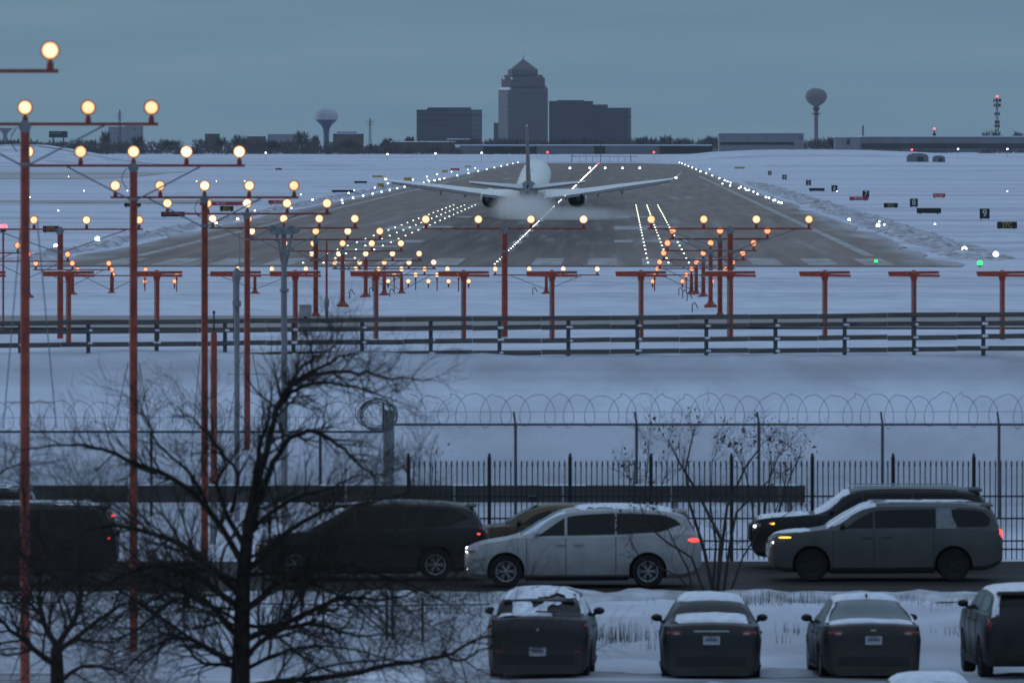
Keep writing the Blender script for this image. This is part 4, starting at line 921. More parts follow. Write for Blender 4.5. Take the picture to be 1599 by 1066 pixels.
def end_frame():
    Y = 4120.; X = wx(938, Y); zg = ground(X, Y); u = Y/F; z = lambda py: at(0, py, Y).z - zg
    t = thing('antenna_array', 'thin frame of poles and wires across the far end of the runway', 'antenna', (X, Y, zg))
    MB().tube([(-48*u, 0, z(244)), (58*u, 0, z(244.5))], .10, 4).build('crossbar', M_WHD, t)
    for px, a, b_ in ((892, 241, 253), (938, 226, 256), (985, 242, 256), (905, 244, 250), (915, 244, 250), (925, 244, 250), (952, 244, 250), (965, 244, 250), (976, 244, 250)):
        MB().tube([((px-938)*u, 0, -.3), ((px-938+(2 if px == 892 else 0))*u, 0, z(a))], .14 if b_ > 252 else .07, 4).build('pole', M_WHD, t)
end_frame()
# ---------------------------------------------------------------- distant trees
M_FTREE = mat('bare_far_branches', (.088, .078, .080), .95, var=.35, scale=.2, spec=.1); M_FTRK = mat('far_bark', (.035, .03, .028), .95, spec=.1)
def crown_faces(mb, c, w_, h, n, rnd):
    for i in range(n):                                     # thin twigs fanning up and out of the limbs, with gaps between
        a = rnd.uniform(0, 2*math.pi); e = rnd.uniform(-.15, 1.2); rr = rnd.uniform(.15, 1.0) ** .6
        d = Vector((math.cos(a)*math.cos(e)*w_, math.sin(a)*math.cos(e)*w_, math.sin(e)*h))
        p = Vector(c) + d*rr*.85; q = p + d*rnd.uniform(.15, .35) + Vector((rnd.uniform(-.3, .3), 0, rnd.uniform(-.2, .3)))*.5
        sd_ = Vector((rnd.uniform(.10, .28), rnd.uniform(-.1, .1), rnd.uniform(-.14, .14)))
        mb.add([p - sd_, p + sd_, q + sd_*.3, q - sd_*.3], [(0, 1, 2, 3)])
def far_tree(px, ptop, Y, wpx, label, seed, n=420):
    rnd = random.Random(seed); u = Y/F; X = wx(px, Y); zg = ground(X, Y); H = at(0, ptop, Y).z - zg; hw = wpx*u/2
    t = thing('bare_tree', label, 'tree', (X, Y, zg), 0, 'bare trees along the horizon')
    tr = MB(); tr.tube([(0, 0, -1), (.1, 0, H*.3), (0, 0, H*.7)], [.32, .26, .1], 6)
    for i in range(6):
        a = rnd.uniform(0, 6.28); tr.tube([(0, 0, H*rnd.uniform(.18, .4)), (math.cos(a)*hw*.6, math.sin(a)*hw*.6, H*rnd.uniform(.5, .8))], [.17, .06], 5)
    tr.build('trunk', M_FTRK, t)
    c = MB(); crown_faces(c, (0, 0, H*.28), hw, H*.68, n, rnd); c.build('crown', M_FTREE, t)
for i, (px, pt, Y, wd, lab) in enumerate(((471, 200, 5300, 34, 'round bare tree just left of the white water tower'), (493, 206, 5400, 16, 'slim bare tree right below the white water tower'), (375, 206, 5300, 38, 'wide bare tree near the left middle of the horizon'), (345, 209, 5200, 26, 'bare tree beside the small dark house on the hill'),
        (165, 200, 5400, 22, 'pale thin tree left of the apartment block'), (215, 207, 5100, 30, 'bushy dark tree in front of the apartment block'), (605, 211, 5300, 26, 'bare tree right of the slim pylon'), (640, 208, 5300, 22, 'bare tree touching the left office block'), (1002, 207, 5200, 34, 'dark tree just right of the stepped block'),
        (1040, 206, 5200, 30, 'second tree right of the stepped block'), (1064, 210, 5200, 34, 'third tree right of the stepped block'), (1112, 207, 5300, 36, 'wide tree left of the pale warehouse'), (1180, 205, 5400, 30, 'tree rising behind the pale warehouse'), (1300, 209, 5300, 30, 'tree just right of the ball water tower'), (1420, 208, 5600, 24, 'tree behind the roof of the long warehouse, left of the red mast'),
        (1548, 199, 5500, 50, 'broad dark tree at the foot of the tall antenna mast'), (1590, 201, 5500, 26, 'dark tree at the right edge of the horizon'), (545, 214, 5000, 40, 'low bare tree in front of the snowy hall'), (430, 216, 5000, 44, 'low spreading bare tree in front of the pale flat building'), (20, 214, 5000, 36, 'bare tree at the left edge of the horizon'), (265, 213, 5000, 40, 'bare tree behind the hill, right of the apartment block'))):
    far_tree(px, pt + (3 if pt > 203 else 1.5), Y, wd, lab, 50 + i)
def wood():
    rnd = random.Random(11); mb = MB()
    for i in range(430):
        px = rnd.uniform(-60, 1680); Y = rnd.uniform(4750, 5900)
        left = px < 720
        if 1100 < px < 1260 and Y < 5050: continue
        if px > 1290 and Y < 5350: Y = rnd.uniform(5360, 5900)
        X = wx(px, Y); zg = ground(X, Y)
        top = (rnd.uniform(215, 226) if left else rnd.uniform(211.5, 219)); top = max(top, 214.5) if 740 < px < 1000 else top; H = at(0, top, Y).z - zg
        if H < 2: continue
        crown_faces(mb, (X, Y, zg + H*.1), rnd.uniform(3, 7), H*.9, 130, rnd)
        mb.tube([(X, Y, zg-1), (X, Y, zg+H*.7)], [.25, .08], 4)
    for i in range(260):                                   # scrub under the trees
        px = rnd.uniform(-60, 715) if i < 200 else rnd.uniform(1255, 1680); Y = rnd.uniform(4640, 4800) if i < 200 else rnd.uniform(4900, 5050); X = wx(px, Y)
        crown_faces(mb, (X, Y, ground(X, Y) - .5), rnd.uniform(3, 6), rnd.uniform(2.5, 5.5) if i < 200 else 3.0, 90, rnd)
    tag(mb.build('distant_wood', M_FTREE), 'brown grey mass of bare woodland along the horizon', 'woodland', None, 'stuff')
wood()
# ---------------------------------------------------------------- cars
M_GLASS = mat('tinted_glass', (.010, .010, .010), .12, var=.1, spec=.22); M_GLASSREFL = mat('sky_reflecting_glass', (.09, .125, .135), .25, var=.12, scale=2, spec=.5)  # teal of the rear glass is reflected sky put into the base colour
M_RUB = mat('tyre_rubber', (.010, .009, .009), .85, var=.2); M_RIM = mat('alloy_rim', (.30, .30, .31), .4, metal=.7, var=.15); M_RIMD = mat('dark_rim', (.016, .016, .016), .5, var=.2)
M_TRIM = mat('black_trim', (.014, .014, .015), .6, var=.2); M_CHROME = mat('chrome_trim', (.5, .5, .52), .2, metal=.9, var=.05)
M_PLATE = mat('licence_plate', (.36, .37, .40), .5, var=.1); M_PLTX = mat('plate_marks', (.10, .11, .16), .6)
M_LENSOFF = mat('tail_lens_unlit', (.20, .018, .016), .25, var=.2); M_LENSW = mat('lens_clear', (.30, .26, .25), .25, var=.1)
def paint(name, col, dirty=.25, rough=.30):
    m = mat(name, col, rough, var=dirty, scale=2.2, spec=.36); t = m.node_tree; b = t.nodes['Principled BSDF']
    src = b.inputs['Base Color'].links[0].from_socket                     # salt and slush thrown up over the lower panels
    tc = t.nodes.new('ShaderNodeTexCoord'); sx = t.nodes.new('ShaderNodeSeparateXYZ'); t.links.new(tc.outputs['Object'], sx.inputs[0])
    mr = t.nodes.new('ShaderNodeMapRange'); mr.interpolation_type = 'SMOOTHSTEP'; t.links.new(sx.outputs[2], mr.inputs[0])
    for k, q in ((1, .25), (2, .85), (3, .75), (4, .0)): mr.inputs[k].default_value = q
    n = t.nodes.new('ShaderNodeTexNoise'); n.inputs['Scale'].default_value = 3.5; n.inputs['Detail'].default_value = 7; t.links.new(tc.outputs['Object'], n.inputs[0])
    mu = t.nodes.new('ShaderNodeMath'); mu.operation = 'MULTIPLY'; t.links.new(mr.outputs[0], mu.inputs[0]); t.links.new(n.outputs[0], mu.inputs[1])
    x = t.nodes.new('ShaderNodeMix'); x.data_type = 'RGBA'; t.links.new(mu.outputs[0], x.inputs[0]); t.links.new(src, x.inputs[6]); x.inputs[7].default_value = (.085, .074, .068, 1)
    t.links.new(x.outputs[2], b.inputs['Base Color'])
    r = t.nodes.new('ShaderNodeMapRange'); t.links.new(mu.outputs[0], r.inputs[0])
    for k, q in ((1, 0), (2, .4), (3, rough), (4, .8)): r.inputs[k].default_value = q
    t.links.new(r.outputs[0], b.inputs['Roughness'])
    return m
def car(name, label, cat, loc, rz, S, pm, group=None):
    L, W, H = S['L'], S['W'], S['H']; belt, roof, zb, wid = pchip(S['belt']), pchip(S['roof']), pchip(S['zb']), pchip(S['wid'])
    tum = S.get('tum', .17); cr = S.get('crown', .045)
    t = thing(name, label, cat, loc, rz, group)
    def sec(u):
        w_ = wid(u); z0, zs, zr = zb(u), belt(u), max(roof(u), belt(u) + .001); g = min(max((zr - zs) / .36, 0), 1); gg = min(max((zr-zs)/(H - 1.0), 0), 1)
        wr = (w_*.93)*(1-g) + (w_*.94 - tum*gg**.8)*g
        P = [(0, z0), (w_*.86, z0), (w_*.965, z0+.10), (w_*.976, z0+.36*(zs-z0)), (w_, z0+.70*(zs-z0)), (w_*.955, zs), (w_*.94, zs+.012),
             (wr, zs+.02 + (zr-zs-.07)*g if g > .02 else zs+.016), (wr-.09*(.4+.6*g), zr+.004), (wr*.5, zr+cr*.75), (0, zr+cr)]
        return P
    def pt(u, side, k): p = sec(u)[k]; return Vector((side*p[0], L/2-u, p[1]))
    us = sorted(set([round(v, 3) for v in list(np.linspace(0, L, 46)) + [.04, .1, L-.04, L-.1] + [q[0] for q in S['roof']]]))
    secs = []
    for u in us:
        P = sec(u); ring = [(p[0], L/2-u, p[1]) for p in P] + [(-p[0], L/2-u, p[1]) for p in reversed(P[1:-1])]
        secs.append(ring)
    mb = MB().loft(secs)
    body = mb.build('body', pm, t, sharp=32)
    tb = bmesh.new(); tb.from_mesh(body.data); bmesh.ops.triangulate(tb, faces=tb.faces); tb.to_mesh(body.data); tb.free()
    # wheel wells are cut out of the body
    wr_ = S['wr']; cut = MB()
    for u in S['axles']:
        for s in (-1, 1): cut.lathe([(wr_*1.17, -.25), (wr_*1.17, .25)], c=(s*(W/2-.09), L/2-u, wr_*1.02), axis='X', n=28)
    cm = cut.mesh('cut', M_TRIM, smooth=False); co = bpy.data.objects.new('cut', cm); COL.objects.link(co); co.parent = t
    md = body.modifiers.new('b', 'BOOLEAN'); md.operation = 'DIFFERENCE'; md.object = co; md.solver = 'EXACT'; md.use_self = False
    body.data.materials.append(M_TRIM)
    dg = bpy.context.evaluated_depsgraph_get(); nm = bpy.data.meshes.new_from_object(body.evaluated_get(dg)); 
    body.modifiers.remove(md); body.data = nm; nm.name = 'body'; bpy.data.objects.remove(co)
    # lower cladding
    au = S['axles']
    for a, b_ in ((au[0]+wr_*1.2, au[1]-wr_*1.2),):
        for s in (-1, 1):
            q = [[(s*(wid(u)*.90), L/2-u, zb(u)-.03), (s*(wid(u)*.985), L/2-u, zb(u)+.0), (s*(wid(u)+.006), L/2-u, zb(u)+S.get('clad', .13)), (s*(wid(u)*.90), L/2-u, zb(u)+S.get('clad', .13)+.01)] for u in np.linspace(a, b_, 6)]
            MB().loft(q).build('sill', M_TRIM, t)
    # side glass panes
    def pane(u0, u1, lo, hi, mm, nm_, out=.007):
        for s in (-1, 1):
            g = MB(); n = 14; lof, hif = (pchip(lo) if hasattr(lo, '__len__') else (lambda u: lo)), (pchip(hi) if hasattr(hi, '__len__') else (lambda u: hi))
            rows_ = []
            for i in range(n+1):
                u = u0 + (u1-u0)*i/n; A, B = pt(u, s, 6), pt(u, s, 7); nrm = Vector((s*1, 0, .35)).normalized()*out
                rows_.append([A.lerp(B, lof(u)) + nrm, A.lerp(B, (lof(u)*.5+hif(u)*.5)) + nrm, A.lerp(B, hif(u)) + nrm])
            fs = [(i*3+j, i*3+j+1, (i+1)*3+j+1, (i+1)*3+j) for i in range(n) for j in range(2)]
            g.add([v for r_ in rows_ for v in r_], fs); g.build(nm_, mm, t, sharp=180)
    for q in S['panes']: pane(*q[:4], q[4] if len(q) > 4 else M_GLASS, q[5] if len(q) > 5 else 'side_window', .007 if len(q) < 7 else q[6])
    def top_glass(u0, u1, f, nm_, mm):
        g = MB(); n, m_ = 10, 12; vs = []
        for i in range(n+1):
            u = u0 + (u1-u0)*i/n; P = sec(u); du = .03; zr1 = sec(min(u+du, L))[10][1]; zr0 = sec(max(u-du, 0))[10][1]
            nr = Vector((0, (zr1-zr0), 2*du)).normalized() * .010
            for j in range(m_+1):
                s = -1 + 2*j/m_; a = abs(s)*f; xs_ = [P[10][0], P[9][0], P[8][0], P[7][0]]; zs_ = [P[10][1], P[9][1], P[8][1], P[7][1]]
                X = a*P[8][0] if True else 0
                k = 0
                while k < 2 and X > xs_[k+1]: k += 1
                tt = (X-xs_[k])/max(xs_[k+1]-xs_[k], 1e-6); Z = zs_[k] + (zs_[k+1]-zs_[k])*tt
                vs.append(Vector((math.copysign(X, s), L/2-u, Z)) + nr)
        g.add(vs, [(i*(m_+1)+j, i*(m_+1)+j+1, (i+1)*(m_+1)+j+1, (i+1)*(m_+1)+j) for i in range(n) for j in range(m_)])
        return g.build(nm_, mm, t, sharp=180)
    top_glass(*S['wind'], .95, 'windshield', M_GLASS)
    rg = top_glass(*S['rear'], S.get('rearf', .93), 'rear_window', S.get('rearglass', M_GLASS))
    # wheels
    for u in S['axles']:
        for s in (-1, 1):
            ty = MB().lathe([(wr_*.62, -.10), (wr_*.93, -.115), (wr_, -.08), (wr_, .08), (wr_*.93, .115), (wr_*.62, .10)], axis='X', n=30).build('wheel', M_RUB, t, (s*(W/2-.145), L/2-u, wr_))
            rm = MB(); rm.lathe([(wr_*.66, .06*s), (wr_*.64, .105*s), (wr_*.58, .10*s), (wr_*.55, .05*s)], axis='X', n=26); rm.lathe([(wr_*.58, .02*s), (wr_*.05, .03*s)], axis='X', n=20, m=1); rm.lathe([(wr_*.14, .03*s), (wr_*.11, .10*s), (.01, .11*s)], axis='X', n=12)
            for k in range(S.get('spokes', 5)):
                a = 2*math.pi*k/S.get('spokes', 5)
                for d in (-.16, .16): rm.tube([(.095*s, wr_*.10*math.cos(a), wr_*.10*math.sin(a)), (.088*s, wr_*.60*math.cos(a+d), wr_*.60*math.sin(a+d))], .016, 5)
            rm.build('rim', [S.get('rim', M_RIM), M_RIMD], ty)
    # mirrors, handles, lamps, plates
    um = S['mirror']; zm = belt(um) + .07
    for s in (-1, 1):
        x = wid(um)*.97
        k = MB(); k.tube([(s*(x-.06), L/2-um, zm-.06), (s*(x+.04), L/2-um-.02, zm)], .03, 6); k.ell((s*(x+.075), L/2-um-.02, zm+.03), (.105, .06, .07), 12, 8); k.build('mirror', S.get('mirmat', M_TRIM), t)
        for u in S.get('handles', ()):
            MB().box((s*(wid(u)*.995+.012), L/2-u, zb(u)+.84*(belt(u)-zb(u))), (.03, .20, .028)).build('door_handle', pm, t)
        for u in S.get('seams', ()):
            q = [pt(u, s, kk) + Vector((s*.002, 0, 0)) for kk in (2, 3, 4, 5)]
            MB().tube(q, .006, 4).build('door_seam', M_TRIM, t)
    for (x, u, z, rx, ry, rz_, mm, nm_) in S['lamps']:
        for s in (-1, 1): MB().ell((0, 0, 0), (rx, ry, rz_), 12, 8).build(nm_, mm, t, (s*x, L/2-u, z))
    for (x, u, z, sx, sy, sz, mm, nm_) in S.get('boxes', ()): MB().box((0, 0, 0), (sx, sy, sz), taper=(.94, .94)).build(nm_, mm, t, (x, L/2-u, z))
    if 'plate' in S:
        u, z = S['plate']; pl = MB().box((0, 0, 0), (.305, .012, .155)).build('license_plate', M_PLATE, t, (0, L/2-u, z))
        MB().box((0, -.008, .01), (.22, .006, .05)).box((0, -.008, .058), (.14, .006, .018)).build('plate_marks', M_PLTX, pl)
    # snow lying on the roof etc.
    def snow(u0, u1, f0, f1, seed, hh=.03, thr=-.3, nm_='snow_cap'):
        g = MB(); n, m_ = 72, 56; vs = {}; fs = []; V = []
        for i in range(n+1):
            u = u0 + (u1-u0)*i/n; P = sec(u); xs_ = [P[10][0], P[9][0], P[8][0], P[7][0]]; zs_ = [P[10][1], P[9][1], P[8][1], P[7][1]]
            for j in range(m_+1):
                s = f0 + (f1-f0)*j/m_; X = abs(s)*P[7][0]*.99; k = 0
                while k < 2 and X > xs_[k+1]: k += 1
                tt = (X-xs_[k])/max(xs_[k+1]-xs_[k], 1e-6); Z = zs_[k] + (zs_[k+1]-zs_[k])*tt
                e = min(i, n-i, j, m_-j)/7.; nz_ = noise.noise((X*math.copysign(1.6, s)+seed, u*1.6, seed*1.3)) + .5*noise.noise((X*math.copysign(5, s)+seed, u*5, seed))
                vs[i, j] = (nz_, len(V)); V.append((math.copysign(X, s), L/2-u, Z + max(min(e, 1), 0)*hh*(1+.5*nz_) + .006))
        for i in range(n):
            for j in range(m_):
                if vs[i, j][0] + .08*min(i, n-i, j, m_-j, 8) - .3 > thr: fs.append((vs[i, j][1], vs[i, j+1][1], vs[i+1, j+1][1], vs[i+1, j][1]))
        if fs: g.add(V, fs).build(nm_, M_SNOWCAP, t, sharp=180)
    for q in S.get('snow', ()): snow(*q)
    return t, rg
def van_spec(lamp_on=True):
    return dict(L=5.17, W=1.98, H=1.74, wr=.355, axles=(.90, 4.00), tum=.20, spokes=6,
        zb=[(0,.36),(.12,.22),(.5,.18),(4.7,.20),(5.05,.30),(5.17,.42)], wid=[(0,.66),(.05,.74),(.22,.88),(.7,.965),(1.2,.985),(4.2,.985),(4.85,.95),(5.1,.89),(5.17,.82)],
        belt=[(0,.70),(.08,.82),(.35,.93),(.9,1.03),(1.3,1.09),(2,1.09),(3.2,1.11),(4.3,1.16),(4.9,1.17),(5.1,1.08),(5.17,.95)],
        roof=[(0,.70),(.08,.82),(.35,.93),(.9,1.03),(1.18,1.11),(1.7,1.41),(2.15,1.63),(2.6,1.70),(3.3,1.72),(4.1,1.69),(4.6,1.63),(4.78,1.58),(4.95,1.32),(5.06,1.12),(5.1,1.08),(5.17,.95)],
        panes=[(1.50,2.18,[(1.5,.10),(2.2,.06)],[(1.5,.16),(1.9,.62),(2.2,.86)]),(2.24,3.28,.06,[(2.24,.86),(3.3,.90)]),(3.32,4.72,[(3.32,.06),(4.2,.08),(4.72,.50)],[(3.32,.90),(4.2,.90),(4.55,.80),(4.72,.54)])],
        wind=(1.22,2.12), rear=(4.80,5.03), mirror=1.55, handles=(2.1,2.5), seams=(1.35,2.21,3.30), clad=.05,
        lamps=[(.74,.22,.80,.14,.20,.055,M_LENSW,'headlight'),(.71,.07,.79,.045,.05,.04,E_HEAD if lamp_on else M_LENSW,'headlamp_bulb'),(.885,.50,.85,.02,.045,.03,E_AMBER,'turn_signal'),(.87,4.94,1.03,.06,.20,.055,E_TAIL,'taillight'),(.64,5.12,1.03,.18,.06,.05,E_TAIL,'taillight')],
        boxes=[(0,4.78,1.63,1.30,.26,.04,M_TRIM,'spoiler'),(0,.06,.52,.9,.08,.18,M_TRIM,'grille')], plate=(5.18,.86))
M_SILVER = paint('silver_white_paint', (.35, .345, .35), .12); M_GREYP = paint('dark_grey_paint', (.070, .067, .065), .15); M_BLACKP = paint('black_paint', (.013, .0115, .011), .2)
M_YELP = paint('taxi_tan_paint', (.080, .052, .022), .15); M_NAVY = paint('dark_blue_black_paint', (.015, .0135, .016), .2); M_MAROON = paint('dark_brown_paint', (.020, .015, .014), .2)
def on_road(px, Y): X = wx(px, Y); return (X, Y, ground(X, Y) + .055)
s = van_spec(); s['boxes'][0] = (0, 4.72, 1.645, 1.36, .30, .04, M_SILVER, 'spoiler'); s['mirmat'] = M_SILVER
s['snow'] = [(2.3, 4.5, -.95, .95, 3, .03, -.25), (1.25, 2.2, .90, .995, 9, .02, -.7), (1.25, 2.2, -.995, -.90, 9, .02, -.7)]; s['lamps'].append((.70, .10, .40, .05, .05, .05, E_HEAD, 'fog_light'))
car('minivan', 'silver white minivan with lit head and tail lamps in front of the picket fence', 'minivan', on_road(910, 210.6), R(90), s, M_SILVER)
s = van_spec(False); s['mirmat'] = M_BLACKP; s['lamps'] = [(.74,.22,.80,.14,.20,.055,M_LENSW,'headlight'),(.87,.42,.86,.03,.06,.03,E_AMBER,'turn_signal'),(.885,4.95,1.03,.04,.05,.03,E_TAIL,'taillight'),(.62,5.12,1.03,.16,.06,.05,M_LENSOFF,'taillight')]
s['snow'] = [(1.25, 2.3, -.95, .95, 4, .015, -.12), (.3, 1.1, -.7, .9, 12, .02, .0)]
car('minivan', 'black minivan behind the bare tree, nose to the left', 'minivan', on_road(581, 213.5), R(90), s, M_BLACKP)
def mpv_spec():
    return dict(L=5.15, W=1.99, H=1.74, wr=.36, axles=(.92, 4.06), tum=.15, spokes=7, rim=M_RIMD,
        zb=[(0,.40),(.1,.26),(.5,.20),(4.7,.24),(5.05,.36),(5.15,.48)], wid=[(0,.78),(.06,.86),(.22,.94),(.6,.98),(1.2,.995),(4.4,.995),(4.95,.965),(5.12,.92),(5.15,.87)],
        belt=[(0,.86),(.08,.95),(.35,1.03),(.9,1.09),(1.25,1.13),(2,1.13),(3.2,1.14),(4.3,1.14),(4.95,1.15),(5.1,1.10),(5.15,1.0)],
        roof=[(0,.86),(.08,.95),(.35,1.03),(.9,1.09),(1.22,1.15),(1.7,1.42),(2.1,1.62),(2.5,1.69),(3.3,1.70),(4.4,1.68),(4.8,1.62),(4.88,1.58),(5.05,1.25),(5.1,1.12),(5.15,1.0)],
        panes=[(1.55,2.28,[(1.55,.10),(2.28,.06)],[(1.55,.18),(1.95,.60),(2.28,.84)]),(2.32,3.66,.06,[(2.32,.84),(3.66,.88)]),(3.68,4.12,[(3.68,.02),(4.12,.02)],[(3.68,.96),(4.12,.96)],M_STEEL,'pillar_trim',.010),(4.02,4.86,[(4.02,.62),(4.16,.12),(4.8,.12),(4.86,.3)],[(4.02,.88),(4.4,.88),(4.7,.86),(4.86,.60)],M_GLASS,'quarter_window',.016)],
        wind=(1.26,2.08), rear=(4.90,5.06), mirror=1.58, handles=(2.15,2.6), seams=(1.40,2.30,3.62), clad=.07,
        lamps=[(.72,.16,.88,.12,.12,.10,M_LENSW,'headlight'),(.935,.34,.97,.02,.15,.012,E_AMBER,'turn_signal'),(.84,.09,.85,.02,.03,.03,E_HEAD,'daytime_lamp'),(.84,5.08,1.02,.07,.07,.14,E_TAIL,'taillight')],
        boxes=[(0,4.80,1.66,1.44,.30,.045,M_GREYP,'spoiler'),(0,.0,.66,1.2,.10,.26,M_CHROME,'grille'),(.66,3.3,1.735,.05,2.2,.03,M_CHROME,'roof_rail'),(-.66,3.3,1.735,.05,2.2,.03,M_CHROME,'roof_rail')], plate=(5.17,.8),
        snow=[(1.25, 2.35, .35, .98, 2, .03, -.9), (1.25, 2.35, -.98, -.35, 5, .03, -.9), (.05, .9, -.9, .9, 8, .015, -.05), (2.4, 4.6, -.8, .8, 6, .02, .05)])
car('minivan', 'dark grey minivan with a silver rear pillar at the right', 'minivan', on_road(1381.5, 213.2), R(90), mpv_spec(), M_GREYP)
def suv_spec(H=1.82, L=5.3):
    k = L/5.15; q = lambda pts: [(a*k, b_) for a, b_ in pts]
    return dict(L=L, W=2.02, H=H, wr=.39, axles=(.98*k, 4.02*k), tum=.15, spokes=6, rim=M_RIMD,
        zb=q([(0,.45),(.1,.30),(.5,.25),(4.7,.28),(5.05,.42),(5.15,.52)]), wid=q([(0,.84),(.06,.90),(.2,.96),(.6,.99),(1.2,1.0),(4.4,1.0),(4.95,.97),(5.12,.93),(5.15,.88)]),
        belt=q([(0,.95),(.06,1.06),(.3,1.13),(.9,1.18),(1.3,1.21),(2,1.21),(3.2,1.22),(4.3,1.23),(4.95,1.23),(5.1,1.16),(5.15,1.02)]),
        roof=q([(0,.95),(.06,1.06),(.3,1.13),(.9,1.18),(1.36,1.23),(1.8,1.52),(2.1,H-.08),(2.5,H-.02),(3.3,H),(4.4,H-.02),(4.8,H-.07),(4.9,H-.12),(5.06,1.35),(5.1,1.18),(5.15,1.02)]),
        panes=[(1.62*k,2.36*k,[(1.62*k,.10),(2.36*k,.06)],[(1.62*k,.18),(2.0*k,.62),(2.36*k,.86)]),(2.42*k,3.42*k,.06,.88),(3.5*k,4.8*k,[(3.5*k,.06),(4.4*k,.08),(4.8*k,.2)],[(3.5*k,.88),(4.5*k,.88),(4.8*k,.7)])],
        wind=(1.40*k,2.08*k), rear=(4.91*k,5.05*k), mirror=1.68*k, handles=(2.2*k,3.1*k), seams=(1.45*k,2.38*k,3.46*k), clad=.12,
        lamps=[(.86,.13,.98,.09,.10,.07,M_LENSW,'headlight'),(.90,.06,.97,.035,.04,.03,E_HEAD,'headlamp_bulb'),(.965,.44,1.03,.02,.06,.02,E_AMBER,'turn_signal'),(.88,5.08*k,1.10,.06,.05,.16,M_LENSOFF,'taillight')],
        boxes=[(0,4.82*k,H-.03,1.5,.32,.05,M_TRIM,'spoiler'),(0,-.01,.8,1.3,.10,.36,M_TRIM,'grille'),(.7,3.3*k,H+.06,.05,2.4,.035,M_CHROME,'roof_rail'),(-.7,3.3*k,H+.06,.05,2.4,.035,M_CHROME,'roof_rail')], plate=(L+.02,.9))
s = suv_spec(1.80, 5.4); s['snow'] = [(1.42, 2.2, -.98, .98, 2, .03, -.75), (.1, 1.3, -.9, .9, 7, .02, -.3)]; s['lamps'].append((.8, .1, .42, .07, .05, .05, M_LENSW, 'fog_light'))
car('suv', 'black sport utility vehicle half hidden behind the dark grey minivan', 'suv', on_road(1359, 218.4), R(90), s, M_BLACKP)
s = suv_spec(1.74, 4.95); s['lamps'] = [(.78,.13,.98,.12,.10,.08,M_LENSW,'headlight'),(.90,4.80,1.00,.07,.06,.09,E_TAIL,'taillight'),(0,4.86,1.5,.10,.03,.02,E_TAIL,'brake_light')]
s['snow'] = [(1.9, 3.6, -.9, .9, 2, .03, -.12), (3.5, 4.6, -.9, .9, 7, .02, -.02)]
car('suv', 'dark sport utility vehicle at the left edge with one red tail lamp', 'suv', on_road(8, 211.5), R(90), s, M_MAROON)
s = suv_spec(1.82, 5.3); s['snow'] = [(2.2, 4.7, -.9, .9, 5, .03, -.1)]; s['lamps'] = [(.88,5.22,1.10,.06,.05,.16,M_LENSOFF,'taillight'),(.78,.13,.98,.12,.10,.08,M_LENSW,'headlight')]
car('suv', 'black vehicle in the far lane at the left edge, only its roof corner showing', 'suv', on_road(-118, 218.3), R(90), s, M_BLACKP)
def sedan_spec(H=1.46, L=4.88, W=1.86):
    k = L/4.88; dz = H - 1.46; q = lambda pts: [(a*k, b_) for a, b_ in pts]
    return dict(L=L, W=W, H=H, wr=.335, axles=(.93*k, 3.76*k), tum=.25, spokes=5,
        zb=q([(0,.34),(.12,.22),(.5,.17),(4.3,.20),(4.75,.14),(4.88,.15)]), wid=[(a*k, b_*W/1.86) for a, b_ in [(0,.64),(.06,.74),(.25,.86),(.7,.915),(1.2,.93),(3.9,.93),(4.5,.90),(4.78,.84),(4.88,.76)]],
        belt=q([(0,.62),(.08,.72),(.35,.82),(.9,.90),(1.3,.94),(2,.95),(3.2,.97),(3.9,1.0),(4.4,1.03),(4.72,1.04),(4.82,.98),(4.88,.82)]),
        roof=q([(0,.62),(.08,.72),(.35,.82),(.9,.90),(1.32,.96),(1.75,1.22+dz*.6),(2.15,1.39+dz),(2.6,1.43+dz),(3.1,1.42+dz),(3.5,1.33+dz),(4.0,1.13+dz*.3),(4.3,1.05),(4.4,1.035),(4.72,1.045),(4.82,.98),(4.88,.82)]),
        panes=[(1.62*k,2.42*k,[(1.62*k,.12),(2.42*k,.06)],[(1.62*k,.16),(2.0*k,.66),(2.42*k,.88)]),(2.48*k,3.35*k,.06,[(2.48*k,.88),(3.35*k,.84)]),(3.4*k,3.85*k,[(3.4*k,.08),(3.85*k,.22)],[(3.4*k,.82),(3.85*k,.34)])],
        wind=(1.38*k,2.12*k), rear=(3.34*k,4.22*k), rearf=.93, mirror=1.66*k, handles=(2.35*k,3.2*k), seams=(1.4*k,2.45*k,3.4*k), clad=.05,
        lamps=[(.62,.2*k,.72,.14,.14,.06,M_LENSW,'headlight'),(.66,4.80*k,.915,.17,.08,.05,M_LENSOFF,'taillight'),(.64,4.865*k,.905,.07,.03,.022,M_LENSW,'reversing_light')],
        boxes=[(0,4.83*k,.955,.66,.05,.025,M_CHROME,'trunk_trim'),(0,4.87*k,.42,1.3,.05,.16,M_TRIM,'bumper_insert'),(0,4.86*k,.62,1.1,.03,.02,M_TRIM,'bumper_crease')], plate=(4.90*k,.79))
s = sedan_spec(1.45); s['boxes'].append((0, 2.0, 1.54, .26, .18, .14, M_TRIM, 'roof_sign')); s['lamps'] = [(.62,.2,.72,.14,.14,.06,M_LENSW,'headlight'),(.66,4.72,.93,.19,.10,.055,M_LENSOFF,'taillight')]
car('taxi', 'yellow roofed taxi with a roof sign, mostly hidden behind the silver minivan', 'taxi', on_road(862, 218.6), R(90), s, M_YELP)
